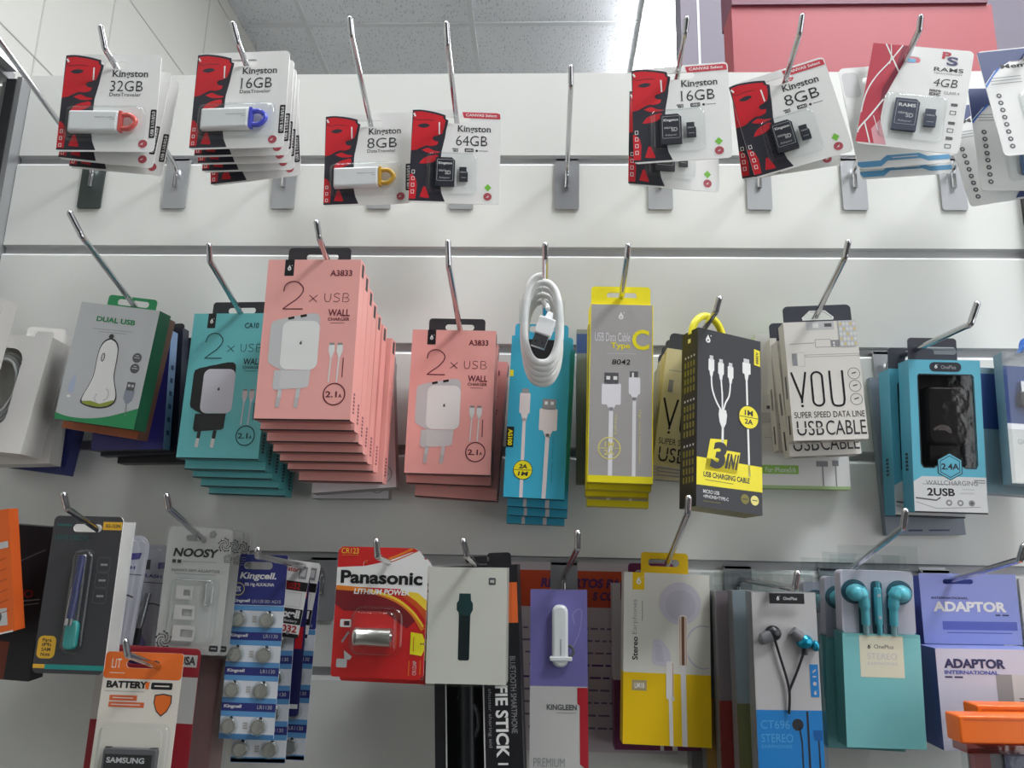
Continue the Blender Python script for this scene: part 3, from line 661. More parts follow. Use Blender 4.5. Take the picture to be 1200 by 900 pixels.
b.L(spline2([(.56, .70), (.60, .73), (.59, .78), (.55, .80)], 4), .0012, LGREY, 3); b.L(spline2([(.46, .75), (.44, .79), (.47, .82)], 4), .0010, LGREY, 3)
for v in (.415, .505): b.C(.85, v, .0042, DGREY, 1); b.L([(.815, v), (.885, v)], .0006, LGREY, 2); b.L([(.83, v - .018), (.87, v - .018)], .0006, LGREY, 2)
b.R(.80, .62, .90, .69, DGREY, 1); b.R(.815, .64, .845, .66, LGREY, 2); b.R(.86, .64, .885, .66, LGREY, 2); b.P([(.79, .69), (.91, .69), (.90, .77), (.865, .80), (.83, .80), (.79, .76)], paper('plug_slate', (140, 146, 160)), 1); b.L([(.845, .80), (.86, .90)], .0014, GREY, 1)
PB = paper('pale_blue_print', (178, 190, 214)); b.P([(.12, .64), (.16, .64), (.165, .77), (.09, .77), (.09, .70)], PB, 1); b.R(.12, .615, .145, .645, PB, 1); b.C(.115, .80, .0018, WHITE, 1, .0012)
b.P(spline2([(.0, .945), (.15, .965), (.36, .965), (.6, .935), (.8, .885), (1, .825)], 6) + [(1, 1), (0, 1)], GREEN, 1)
b.build('box', t); tab(t, W, H, .0115, T * .6, GREEN, .004, .030, .0055, H + .006, -.020, .026)
ORN = paper('box_orange_brown', (176, 92, 46)); ORND = paper('box_brown_side', (92, 62, 48))
plain_box('charger_box', 'orange brown box directly behind the silver car charger box', 'charger', (-.3895, -.0690, .1115, 8.2, -4, 3), .0722, .1100, .0165, ORN, ORND, ORN, tabm=ORN, tabx=(.012, .028), tabh=.005, holes=False)
def art_icons(b):
    ICN = paper('icon_blue', (40, 58, 96)); xs = b.W / 2 + .0001
    for k in range(6): b.add([(xs, .004, b.H * (.12 + .11 * k)), (xs, .009, b.H * (.12 + .11 * k)), (xs, .009, b.H * (.16 + .11 * k)), (xs, .004, b.H * (.16 + .11 * k))], [(0, 1, 2, 3)], ICN)
plain_box('charger_box', 'blue violet box with pale blue side printed with icons, behind the orange brown box', 'charger', (-.3730, -.0500, .1003, -1.8, -2, 2), .0665, .1090, .0125, paper('box_violet', (46, 44, 120)), paper('box_pale_blue', (126, 150, 184)), paper('box_navy_dark', (28, 30, 48)), right=paper('box_pale_blue', (126, 150, 184)), tabm=TABB, tabx=(.005, .030), tabh=.008, art=art_icons, holes=False)
plain_box('charger_box', 'dark navy box behind the blue violet box', 'charger', (-.3698, -.0345, .0984, -3.4, -1, 1), .0713, .1180, .0125, paper('box_navy_dark', (28, 30, 48)), None, None, tabm=TABB, tabx=(.0, .034), tabh=.006, holes=False)
plain_box('charger_box', 'black box nearest the wall behind the silver car charger box', 'charger', (-.3646, -.0190, .0929, -1.6, 0, 0), .0646, .1200, .0140, paper('box_black', (34, 34, 40)), None, None)

# white window boxes at the left edge
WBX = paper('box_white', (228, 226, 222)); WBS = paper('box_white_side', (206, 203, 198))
def window_box(label, p, W, H, T, win):
    t = thing('cable_box', label, 'box', p); b = MB(W, H)
    hole = rr((win[0] - .5) * W, (1 - win[3]) * H, (win[2] - .5) * W, (1 - win[1]) * H, .012)
    b.slab(rr(-W / 2, 0, W / 2, H), 0, .0006, WBX, holes=[hole])
    b.box(-W / 2, W / 2, T - .0006, T, 0, H, WBX); b.box(-W / 2, -W / 2 + .0006, .0006, T - .0006, 0, H, WBS); b.box(W / 2 - .0006, W / 2, .0006, T - .0006, 0, H, WBS)
    b.box(-W / 2, W / 2, .0006, T - .0006, 0, .0006, WBS); b.box(-W / 2, W / 2, .0006, T - .0006, H - .0006, H, WBS)
    b.P([(.46, .88), (.60, .83), (.66, .86), (.66, .985), (.46, .985)], paper('blue_sticker', (44, 66, 170)), 1)
    b.build('box', t)
    f = MB(); f.flat(hole, .0012, CLEAR); f.build('window', t)
    c = MB(); 
    for k in range(3):
        pts = [((win[0] + win[2] - 1) / 2 * W + (.017 + .002 * k) * math.cos(a), .006 + .002 * k, H * .55 + (.026 + .003 * k) * math.sin(a)) for a in [2 * math.pi * i / 24 for i in range(25)]]
        c.tube(pts, .0016, PLASTW, 6)
    c.build('coiled_cable', t)
    tab(t, W, H, .016, T - .001, WBX, .01, .020, .006, H + .009, -.008, .030)
    return t
window_box('white box with rounded clear window at left edge of the middle row', (-.4881, -.0762, .0943, 4.8, -3, -3), .075, .1062, .026, (.15, .12, .70, .80))
def art_lbl(b): b.R(.1, .2, .8, .5, LGREY, 0)
plain_box('cable_box', 'plain white box cut by left edge of view, in front of the window box', 'box', (-.5130, -.1080, .1190, 6.0, -1.6, 0), .075, .1060, .016, WBX, WBS)
plain_box('cable_box', 'white box hidden behind the window box, its lower right corner showing', 'box', (-.4819, -.0460, .0861, -2, 0, -2), .075, .1197, .018, WBX, WBS)
plain_box('cable_box', 'navy box nearest the wall below the white boxes at left', 'box', (-.4794, -.0230, .0840, 6.5, -3, 0), .0747, .112, .014, paper('box_royal_navy', (40, 50, 112)), None, paper('box_royal_under', (34, 42, 92)))

# blue cable boxes and the coiled cable in front of them
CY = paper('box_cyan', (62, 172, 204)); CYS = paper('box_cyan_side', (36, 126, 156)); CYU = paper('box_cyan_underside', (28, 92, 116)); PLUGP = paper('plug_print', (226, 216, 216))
t = thing('cable_box', 'frontmost blue cable box, directly behind the white coiled cable', 'cable box', (-.0099, -.0723, .0618, 1.9, -.5, .5), 'blue cable boxes behind the coiled cable')
W, H, T = .0511, .14, .0142
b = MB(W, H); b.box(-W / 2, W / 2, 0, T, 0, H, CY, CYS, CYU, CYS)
b.R(.27, .02, .80, .17, BLACK, 0); b.P([(.0, .22), (.06, .22), (.06, .26), (.0, .26)], YEL, 0)
b.R(.22, .335, .335, .365, GREY, 1); b.R(.19, .362, .365, .49, PLUGP, 1, .0012); b.P([(.22, .49), (.34, .49), (.315, .535), (.25, .535)], PLUGP, 1); b.L([(.28, .52), (.29, 1.0)], .0028, PLUGP, 1)
b.R(.575, .395, .80, .46, GREY, 1); b.R(.61, .41, .66, .43, WHITE, 2); b.R(.71, .41, .76, .43, WHITE, 2); b.R(.53, .455, .83, .59, PLUGP, 1, .0012); b.P([(.60, .59), (.76, .59), (.72, .63), (.64, .63)], PLUGP, 1); b.L([(.68, .61), (.66, 1.0)], .0034, PLUGP, 1)
b.R(0, .575, .12, .70, BLACK, 1); b.T('AS100', .025, .59, .10, .69, YEL, 2, .04, -90)
b.C(.30, .835, .0082, YEL, 2); b.O(.30, .835, .0082, .0005, INK, 3); b.L([(.145, .835), (.455, .835)], .0004, INK, 3); b.T('2A', .23, .80, .37, .827, INK, 3, .04, 0, .15); b.T('1M', .22, .845, .38, .87, INK, 3, .04, 0, .15)
b.T('High Quality', .755, .63, .79, .76, CYS, 1, 0, -90); b.T('Fast speed', .755, .78, .79, .90, CYS, 1, 0, -90)
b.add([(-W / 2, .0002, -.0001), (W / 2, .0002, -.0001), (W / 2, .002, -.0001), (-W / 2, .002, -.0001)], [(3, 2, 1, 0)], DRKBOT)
b.build('box', t); tab(t, W, H, .0135, T * .6, CY, 0, .022, .006, H + .009, -.0235, .0235)
for (x, y, z, r), lb in zip([(-.0070, -.0568, .0554, 2.6), (-.0067, -.0413, .0490, 2.2), (-.0088, -.0258, .0430, 1.6)], ['second blue cable box from the front below the coiled cable', 'third blue cable box from the front below the coiled cable', 'rearmost blue cable box, hanging lowest against the wall below the coiled cable']):
    dup(t, (x, y, z, r, -.3, .3), lb, 'blue cable boxes behind the coiled cable')

CABLE = mat('white_cable', (232, 232, 230), 0.35, bump=.04)
t = thing('usb_cable', 'coiled white cable in clear film with its plug hanging in the middle', 'cable', (-.0045, -.1110, .152, 0, 0, 0))
b = MB()
rx, rz, cz = .0142, .0345, .0440
for k in range(5):
    yy = -.034 + .0080 * k; zz = cz - .0024 * k; pts = []
    for i in range(61):
        a = 2 * math.pi * i / 60 + math.pi / 2
        c_, s_ = math.cos(a), math.sin(a)
        px = rx * (abs(c_) ** .8) * (1 if c_ > 0 else -1); pz = rz * (abs(s_) ** .9) * (1 if s_ > 0 else -1)
        pts.append((px + .0006 * math.sin(k * 2.1), yy + .0080 * i / 60 * (.98 if k < 4 else .3), zz + pz - .0024 * i / 60))
    b.tube(pts, .0030, CABLE, 10)
b.build('coil', t)
b = MB()
b.tube(spline([(.0005, -.006, cz + .024), (.0022, -.014, cz + .018), (.0040, -.028, cz + .012), (.0046, -.0340, cz + .007)], 6), .0019, CABLE, 8)
b.build('lead', t)
ca_, sa_ = math.cos(.33), math.sin(.33)
def pr(x, z): return (x * ca_ + z * sa_ + .0026, -x * sa_ + z * ca_ + cz - .0085)
b = MB(); n0 = pr(0, .0125); n1 = pr(0, .0060); b.tube([(n0[0], -.0352, n0[1]), (n1[0], -.0360, n1[1])], [.0023, .0036], PLASTW, 10)
b.rslab(lambda i: [pr(x, z) for x, z in rr(-.0068 + i, -.0075 + i, .0068 - i, .0072 - i, .0016)], -.0405, -.0330, PLASTW, .0012, 3)
b.build('plug_body', t)
b = MB(); b.slab([pr(x, z) for x, z in rr(-.0055, -.0175, .0055, -.0074)], -.0392, -.0345, METAL)
for sx_ in (-.0026, .0026):
    b.flat([pr(sx_ + x, -.0135 + z) for x, z in rr(-.0010, -.0010, .0010, .0010)], -.0393, INK)
b.build('plug_tip', t)
b = MB(); fx = rx + .0034
b.flat([(-fx, cz - .006), (fx, cz - .006), (fx, cz + .012), (-fx, cz + .012)], -.0412, CLEAR)
b.box(-fx - .0001, -fx, -.0412, .002, cz - .008, cz + .012, CLEAR2); b.box(fx, fx + .0001, -.0412, .002, cz - .008, cz + .012, CLEAR2)
b.build('clear_film', t)

# grey and yellow type C boxes
t = thing('cable_box', 'frontmost grey cable box with yellow tab and large yellow C', 'cable box', (.0590, -.1037, .0722, 1.1, -1, 0), 'grey and yellow cable boxes')
W, H, T = .052, .149, .0150
GB = paper('box_grey', (172, 168, 166)); YB = paper('box_yellow', (244, 228, 36)); YBU = paper('box_yellow_underside', (206, 184, 30)); YP = paper('pale_yellow', (232, 222, 130)); WHP = paper('plug_white_print', (236, 234, 238))
b = MB(W, H); b.box(-W / 2, W / 2, 0, T, 0, H, GB, YB, YBU, YB)
b.R(0, .963, 1, 1, YB, 0); b.R(.985, 0, 1, 1, YB, 0); b.R(0, 0, .012, 1, YB, 0)
b.drop(.49, .068, .0060, WHITE, 1, GB)
b.T('USB Data Cable', .08, .165, .64, .215, WHP, 1, -.005); b.T('Type', .33, .222, .64, .265, YB, 1, .02); b.T('C', .67, .145, .94, .262, YB, 1, .022)
b.L([(.27, .285), (.73, .285)], .0004, LGREY, 1); b.T('8042', .35, .318, .64, .348, BLACK, 1, .01, 0, .12)
b.P([(.24, .395), (.46, .395), (.46, .46), (.24, .46)], DGREY, 1); b.R(.27, .415, .33, .435, WHITE, 2); b.R(.38, .415, .44, .435, WHITE, 2)
b.R(.20, .455, .50, .575, WHP, 1, .0012); b.P([(.28, .575), (.42, .575), (.38, .61), (.32, .61)], WHP, 1); b.L([(.35, .59), (.345, .963)], .0034, WHP, 1)
b.R(.64, .385, .765, .42, DGREY, 1); b.R(.67, .392, .70, .42, WHITE, 2); b.R(.62, .418, .80, .515, WHP, 1, .0014); b.P([(.65, .515), (.77, .515), (.73, .55), (.69, .55)], WHP, 1); b.L([(.71, .53), (.705, .963)], .0029, WHP, 1)
b.O(.33, .815, .0092, .0010, YP, 2); b.L([(.165, .815), (.495, .815)], .0006, YP, 2); b.T('1M', .26, .78, .40, .807, YP, 2, .02); b.T('2A', .25, .824, .41, .852, YP, 2, .02)
b.T('Charging', .40, .63, .445, .74, YP, 1, 0, -90); b.T('High speed transmission', .775, .60, .815, .89, YP, 1, 0, -90)
b.build('box', t); tab(t, W, H, .0165, T * .15, YB, 0, .025, .0055, H + .0085, -.0255, .0240)
for (x, y, z, r), lb in zip([(.0596, -.0876, .0680, 1.3), (.0592, -.0722, .0643, .8), (.0612, -.0560, .0572, 1.3)], ['second grey cable box with yellow edges, just below the front one', 'third grey cable box with yellow edges from the front', 'fourth grey cable box with yellow edges, hanging lowest']):
    dup(t, (x, y, z, r, -.5, .1), lb, 'grey and yellow cable boxes')
def art_blueband(b): b.R(0, .03, 1, .16, paper('band_royal', (70, 96, 150)), 0)
plain_box('cable_box', 'grey box with blue band nearest the wall behind the grey and yellow boxes', 'cable box', (.0560, -.0330, .0790, 0, 0, 0), .058, .142, .014, paper('box_cool_grey', (150, 156, 152)), None, paper('box_cool_under', (120, 110, 60)), art=art_blueband)

# black three in one box
t = thing('cable_box', 'black box with yellow band, yellow loop and picture of three headed cable', 'cable box', (.1396, -.1262, .0499, 4.2, 24, -2))
W, H, T = .0603, .1424, .0225
BK = paper('box_charcoal', (38, 38, 44)); BKS = paper('box_charcoal_side', (26, 26, 30)); OLV = paper('olive_print', (122, 114, 40)); KH = paper('box_khaki_underside', (150, 144, 92))
b = MB(W, H); b.box(-W / 2, W / 2, 0, T, 0, H, BK, BKS, KH, BKS)
b.drop(.155, .058, .0065, WHITE, 1, BK)
for u, v in ((.21, .155), (.36, .165), (.51, .175)):
    b.R(u - .028, v - .005, u + .028, v + .022, LGREY, 1); b.R(u - .045, v + .015, u + .045, v + .085, WHITE, 1, .001); b.P([(u - .03, v + .085), (u + .03, v + .085), (u + .018, v + .115), (u - .018, v + .115)], WHITE, 1)
b.L(spline2([(.21, .26), (.225, .34), (.29, .41), (.375, .46)], 5), .0014, WHITE, 1); b.L([(.36, .27), (.38, .36), (.385, .46)], .0014, WHITE, 1); b.L(spline2([(.51, .28), (.49, .36), (.43, .41), (.395, .46)], 5), .0014, WHITE, 1)
b.P([(.335, .45), (.44, .45), (.455, .48), (.44, .525), (.41, .55), (.37, .55), (.34, .52), (.325, .48)], WHITE, 1); b.L([(.39, .54), (.385, .66)], .0020, WHITE, 1)
b.R(.72, .125, .81, .15, LGREY, 1); b.R(.70, .148, .83, .215, WHITE, 1, .001); b.P([(.73, .215), (.80, .215), (.785, .25), (.745, .25)], WHITE, 1); b.L([(.765, .24), (.80, .80)], .0018, WHITE, 1)
b.C(.795, .465, .0098, YB, 2); b.O(.795, .465, .0098, .0007, BK, 3); b.L([(.64, .465), (.95, .465)], .0005, BK, 3); b.T('1M', .73, .425, .86, .456, BK, 3, .03); b.T('2A', .73, .476, .86, .505, BK, 3, .03)
b.P([(.89, .055), (.985, .06), (.985, .155), (.89, .15)], YB, 1); b.T('A5888', .915, .07, .96, .142, BK, 2, .02, -90)
b.P([(.0, .735), (1, .735), (1, .875), (.0, .885)], YB, 1)
b.P([(.20, .625), (.46, .615), (.44, .675), (.66, .675), (.60, .80), (.12, .80)], YB, 1)
b.T('3', .19, .635, .40, .785, BK, 2, .05, 0, .22); b.T('I', .42, .69, .455, .775, BK, 2, .04, 0, .22); b.T('N1', .47, .69, .60, .775, BK, 2, .05, 0, .22)
b.T('USB CHARGING CABLE', .10, .808, .80, .838, BK, 2, .03, 0, .05); b.L([(.13, .853), (.55, .853)], .0005, OLV, 2)
b.T('MICRO USB', .10, .905, .34, .925, LGREY, 1, .02); b.T('+IPHONE+TYPE-C', .10, .932, .48, .95, LGREY, 1, .02); b.L([(.10, .967), (.36, .967)], .0004, OLV, 1)
for u in (.73, .88): b.C(u, .925, .0038, OLV if u < .8 else YP, 1); b.L([(u - .04, .925), (u + .04, .925)], .0006, BK, 2)
xs = -W / 2 - .0001
for i in range(4):
    for j in range(3):
        y0 = T * (.17 + .18 * i); z0 = H * (.13 + .255 * j)
        for k in range(4): b.add([(xs, y0, z0 + H * .048 * k), (xs, y0, z0 + H * (.048 * k + .034)), (xs, y0 + T * .10, z0 + H * (.048 * k + .036)), (xs, y0 + T * .10, z0 + H * (.048 * k + .002))], [(0, 1, 2, 3)], OLV)
        b.add([(xs, y0, z0 + H * .20), (xs, y0, z0 + H * .212), (xs, y0 + T * .08, z0 + H * .212), (xs, y0 + T * .08, z0 + H * .20)], [(0, 1, 2, 3)], LGREY)
b.add([(xs, T * .45, H * .93), (xs, T * .45, H * .955), (xs, T * .62, H * .955), (xs, T * .62, H * .93)], [(0, 1, 2, 3)], YP)
b.build('box', t)
b = MB(); b.tube([(-.0195 + .0150 * -math.cos(a) + .006, T * .5, H - .003 + .0195 * math.sin(a)) for a in [math.pi * i / 20 for i in range(21)]], .0030, mat('yellow_rubber', (238, 226, 40), .4), 10); b.build('carry_loop', t)

# white boxes with large lettering
def you_box(label, p, face, side, group):
    t = thing('cable_box', label, 'cable box', p, group); W, H, T = .0605, .1016, .0170
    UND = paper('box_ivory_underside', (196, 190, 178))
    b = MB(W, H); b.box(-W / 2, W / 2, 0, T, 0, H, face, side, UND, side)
    b.R(.31, 0, .69, .075, LGREY, 0); b.R(.40, .015, .48, .055, WHITE, 1); b.R(.56, .02, .66, .05, DGREY, 1)
    b.L([(.06, .19), (.40, .185)], .0005, GREY, 1); b.RO(.41, .155, .63, .225, .0004, GREY, 1, .001); b.R(.63, .165, .74, .225, GREY, 1); b.R(.655, .18, .68, .2, WHITE, 2); b.R(.655, .206, .68, .218, WHITE, 2)
    b.R(.08, .27, .145, .375, GREY, 1); b.RO(.145, .26, .25, .385, .0004, LGREY, 1, .001); b.RO(.26, .285, .99, .305, .0003, GREY, 1)
    bk = BLACK; wd = .0017
    b.L([(.045, .43), (.165, .665), (.16, .69)], wd, bk, 1); b.L([(.24, .43), (.165, .66)], wd, bk, 1); b.C(.162, .715, .0011, bk, 1)
    oo = [(b.X(.30) + .0, b.Z(.725)), (b.X(.475), b.Z(.43))]
    b.RO(.30, .425, .475, .725, wd, bk, 1, .0055)
    b.L([(.565, .425), (.565, .655)] + spline2([(.567, .67), (.585, .71), (.65, .722), (.715, .71), (.735, .67)], 4) + [(.737, .655), (.737, .425)], wd, bk, 1)
    for v in (.455, .56, .67): b.O(.895, v, .0050, .0004, DGREY, 1); b.L([(.865, v), (.925, v - .01)], .0010, DGREY, 1)
    b.T('SUPER SPEED DATA LINE', .04, .765, .985, .815, INK, 1, .0); b.T('USB', .06, .84, .42, .96, INK, 1, .0); b.T('CABLE', .45, .84, .985, .96, INK, 1, .0)
    b.R(.0, .897, .42, .905, face, 2)
    for k, (u0, u1) in enumerate(((.08, .4), (.55, .85))): b.add([(b.X(u0), T * .35, -.0001), (b.X(u1), T * .35, -.0001), (b.X(u1), T * .6, -.0001), (b.X(u0), T * .6, -.0001)], [(3, 2, 1, 0)], BLACK)
    xs = -W / 2 - .0001
    b.add([(xs, T * .35, H * .06), (xs, T * .35, H * .22), (xs, T * .6, H * .22), (xs, T * .6, H * .06)], [(0, 1, 2, 3)], BLACK)
    b.add([(xs, T * .3, H * .36), (xs, T * .3, H * .55), (xs, T * .6, H * .55), (xs, T * .6, H * .36)], [(0, 1, 2, 3)], DGREY)
    b.build('box', t)
    f = MB(); W2 = .0285
    o = rr(-W2, H - .002, W2, H + .0155, .004)
    tri = [(-.0110, H + .0035), (.0115, H + .0035), (.0120, H + .0052), (.0060, H + .0098), (-.0055, H + .0098), (-.0115, H + .0052)]
    f.slab(o, T * .3 - .0004, T * .3 + .0004, paper('tab_slate', (58, 60, 70), .5), holes=[tri]); f.flat([(x * 1.14, H + .0066 + (z - H - .0066) * 1.35) for x, z in tri], T * .3 - .0006, WHITE, [tri]); f.build('hang_tab', t)
    return t
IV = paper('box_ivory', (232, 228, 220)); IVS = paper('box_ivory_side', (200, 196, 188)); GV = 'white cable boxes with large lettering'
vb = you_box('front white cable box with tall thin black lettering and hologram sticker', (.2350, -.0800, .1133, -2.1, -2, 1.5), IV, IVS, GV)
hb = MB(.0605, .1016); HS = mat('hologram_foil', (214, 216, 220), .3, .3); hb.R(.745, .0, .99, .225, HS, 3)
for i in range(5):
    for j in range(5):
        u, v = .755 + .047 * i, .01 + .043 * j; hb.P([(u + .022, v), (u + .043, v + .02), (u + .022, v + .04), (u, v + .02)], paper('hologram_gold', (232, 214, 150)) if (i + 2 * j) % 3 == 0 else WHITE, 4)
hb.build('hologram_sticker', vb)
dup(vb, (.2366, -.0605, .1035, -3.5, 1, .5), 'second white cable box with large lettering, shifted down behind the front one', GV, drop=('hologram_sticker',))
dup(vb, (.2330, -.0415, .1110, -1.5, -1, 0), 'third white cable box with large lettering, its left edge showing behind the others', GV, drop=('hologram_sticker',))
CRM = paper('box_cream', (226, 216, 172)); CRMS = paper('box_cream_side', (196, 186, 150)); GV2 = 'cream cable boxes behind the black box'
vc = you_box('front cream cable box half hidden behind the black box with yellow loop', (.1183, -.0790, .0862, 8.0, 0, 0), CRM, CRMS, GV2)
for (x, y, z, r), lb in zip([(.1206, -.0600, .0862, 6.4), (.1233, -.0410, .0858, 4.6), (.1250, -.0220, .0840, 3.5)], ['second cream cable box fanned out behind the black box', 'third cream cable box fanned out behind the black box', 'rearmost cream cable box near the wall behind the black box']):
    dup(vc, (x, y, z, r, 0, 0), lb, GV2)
def art_green(b):
    GL = paper('label_green', (150, 200, 90)); GU = paper('box_green_edge', (172, 200, 140))
    b.R(.02, .855, .43, .91, GL, 1); b.T('For iPhone5/6', .06, .868, .40, .90, WHITE, 2, .01); b.R(0, .982, 1, 1, GU, 1)
    b.R(.10, .475, .20, .497, DGREY, 1); b.R(.02, .52, .9, .585, LGREY, 1); b.L([(.06, .68), (.45, .68)], .0008, LGREY, 1)
    b.R(.63, .825, .76, .86, GREY, 1); b.L([(.70, .86), (.70, .982)], .0012, GREY, 1); b.R(.81, .82, .88, .855, GREY, 1); b.L([(.845, .855), (.845, .982)], .0012, GREY, 1)
    b.R(.25, .12, .33, .45, DGREY, 1, .002)
plain_box('cable_box', 'larger white box with green label strip behind the large lettered white boxes', 'cable box', (.2302, -.0220, .0789, .2, -.4, 1.5), .0784, .1416, .0165, WHITE, paper('box_green_side', (190, 206, 168)), paper('box_green_under', (140, 176, 92)), art=art_green)

# blue window charger boxes
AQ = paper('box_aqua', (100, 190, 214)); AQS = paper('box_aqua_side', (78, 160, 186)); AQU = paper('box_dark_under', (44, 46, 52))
def window_charger(label, p, group):
    t = thing('charger_box', label, 'charger', p, group); W, H, T = .0594, .13, .0215
    win = [(.125, .115), (.145, .10), (.865, .10), (.89, .115), (.89, .68), (.865, .705), (.72, .705), (.51, .64), (.30, .705), (.16, .705), (.125, .68)]
    b = MB(W, H); X, Z = b.X, b.Z
    wp = [(X(u), Z(v)) for u, v in win]
    b.slab(rr(-W / 2, 0, W / 2, H), 0, .0006, AQ, holes=[wp]); b.box(-W / 2, W / 2, T - .0006, T, 0, H, PLASTB, AQS)
    b.box(-W / 2, -W / 2 + .0006, .0006, T - .0006, 0, H, AQS); b.box(W / 2 - .0006, W / 2, .0006, T - .0006, 0, H, AQS); b.box(-W / 2, W / 2, .0006, T - .0006, 0, .0006, AQU); b.box(-W / 2, W / 2, .0006, T - .0006, H - .0006, H, AQS)
    DT = paper('ink_night', (36, 42, 54))
    b.R(.29, .015, .735, .078, DT, 1, .004); b.drop(.38, .045, .0035, WHITE, 2, DT); b.T('OnePlus', .45, .035, .66, .06, GREY, 2, .02)
    o2 = [(.51 + (u - .51) * 1.035, .40 + (v - .40) * 1.022) for u, v in win]
    b.flat([(X(u), Z(v)) for u, v in o2], b.lv(1), DT, [wp])
    hx = lambda r: [(X(.51) + r * math.sin(RAD(60 * k)), Z(.70) + r * math.cos(RAD(60 * k))) for k in range(6)][::-1]
    b.flat(hx(.0116), b.lv(2), DT); b.flat(hx(.0108), b.lv(3), AQ); b.flat(hx(.0094), b.lv(4), DT); b.flat(hx(.0087), b.lv(5), AQ)
    b.T('2.4A', .39, .68, .635, .72, DT, 6, .03)
    GW = paper('panel_white', (224, 226, 226)); b.P([(.0, .80), (.12, .765), (1, .765), (1, .99), (.0, .99)], GW, 1); b.L([(.12, .815), (.62, .815)], .0005, GREY, 2)
    b.T('WALLCHARGING', .17, .79, .88, .82, DGREY, 2, -.005); b.T('2USB', .18, .84, .56, .89, BLACK, 2, .03); b.L([(.63, .87), (.83, .87)], .0012, LGREY, 2); b.L([(.66, .845), (.83, .845)], .0010, LGREY, 2)
    b.L([(.02, .905), (.30, .918), (.36, .90)], .0012, DGREY, 2); b.L([(.02, .93), (.3, .97), (.9, .955)], .0005, GREY, 2); b.L([(.83, .785), (.98, .785), (.98, .80), (.83, .80)], .0006, DGREY, 2)
    for u in (.475, .63, .785): b.C(u, .932, .0026, GREY, 2); b.C(u, .932, .0012, GW if u < .7 else DGREY, 3)
    b.R(0, .99, 1, 1, BLACK, 2)
    xs = -W / 2 - .0001
    for k in range(5): b.add([(xs, T * .4, H * (.27 + .025 * k)), (xs, T * .4, H * (.287 + .025 * k)), (xs, T * .65, H * (.287 + .025 * k)), (xs, T * .65, H * (.27 + .025 * k))], [(0, 1, 2, 3)], DT)
    b.build('box', t)
    c = MB(W, H); f_ = lambda i: rr(X(.24) + i, Z(.56) + i, X(.83) - i, Z(.17) - i, .006)
    c.rslab(f_, .0035, T - .002, PLASTB, .003, 4); c.box(X(.30), X(.72), .007, T - .002, Z(.68), Z(.56), PLASTB)
    c.y = .0035; c.drop(.50, .30, .005, DGREY, 1); c.L(spline2([(.34, .46), (.44, .435), (.54, .445), (.57, .475), (.50, .455), (.40, .455)], 4), .0022, GREY, 1)  # grey curve is a reflection painted on the black charger face
    c.build('wall_charger', t)
    g = MB(); g.flat([(X(u), Z(v)) for u, v in win], .0008, clear('smoked_window', (205, 200, 196), .10)); g.build('window', t)
    tab(t, W, H, .0195, T * .12, paper('tab_slate', (58, 60, 70), .5), -.001, .026, .0065, H + .0085, -.0290, .0120)
    return t
ac = window_charger('front blue window charger box marked 2.4A on the sagging hook', (.3384, -.0550, .0567, .7, -.7, 5), 'blue window charger boxes')
dup(ac, (.3320, -.0310, .0552, 1.0, 1, 3), 'second blue window charger box, offset left behind the front one', 'blue window charger boxes')
def art_grey(b):
    b.L([(.28, .972), (.46, .972)], .0016, paper('ink_violet', (70, 66, 110)), 1); b.L([(.54, .972), (.80, .972)], .0014, paper('ink_violet', (70, 66, 110)), 1)
plain_box('charger_box', 'wider grey blue box nearest the wall behind the blue window charger boxes', 'charger', (.3371, -.0090, .0412, -1.5, 0, 0), .0690, .1440, .0080, paper('box_steel', (138, 148, 160)), paper('box_steel_side', (118, 132, 142)), None, art=art_grey)
# clear fronted cable box at the right edge
t = thing('cable_box', 'clear fronted box with blue card and black plug at right edge of the middle row', 'cable box', (.4190, -.0720, .0796, 3.6, -1, -3))
W, H, T = .07, .1144, .018
b = MB(W, H); b.box(-W / 2, W / 2, .004, T, 0, H, paper('card_silver', (214, 216, 220)), paper('box_sea_grey', (138, 166, 176)), None)
b.y = .004; b.R(0, .11, 1, .56, paper('card_deep_blue', (52, 78, 140)), 0); b.R(0, .555, 1, .60, mat('strip_silver', (220, 220, 224), .25, .8), 1); b.R(0, .6, 1, 1, WHITE, 0)
b.T('GO', .10, .67, .22, .71, LGREY, 1, .04); b.R(.26, .75, .34, .84, INK, 1, .001); b.R(.40, .73, .50, .83, INK, 1); b.L([(.18, .905), (.60, .90)], .0008, INK, 1); b.R(.16, .895, .22, .915, INK, 1)
b.build('box', t)
c = MB(W, H); c.box(c.X(.17), c.X(.33), .0, .0035, c.Z(.32), c.Z(.235), METAL); c.rslab(lambda i: rr(c.X(.14) + i, c.Z(.43) + i, c.X(.38) - i, c.Z(.315) - i, .0015), -.001, .0035, PLASTB, .001, 2); c.tube(spline([(c.X(.26), .0015, c.Z(.43)), (c.X(.30), .0015, c.Z(.49)), (c.X(.45), .0015, c.Z(.55))], 6), .0013, PLASTB, 8); c.build('usb_plug', t)
f = MB(); f.box(-W / 2, W / 2, -.002, .004, 0, H, CLEAR); f.build('clear_cover', t)
CB = mat('blue_cord', (44, 110, 200), .4); c = MB()
for k in range(3): c.tube(spline([(-.022 + .004 * k, .006 + .003 * k, H - .002), (-.012, .006 + .003 * k, H + .008 + .003 * k), (.008, .006 + .003 * k, H + .012 + .003 * k), (.03, .006 + .003 * k, H + .006)], 8), .0017, CB, 8)
c.build('cord', t)
def art_b2(b): b.R(0, .05, 1, .5, paper('card_deep_blue', (52, 78, 140)), 0)
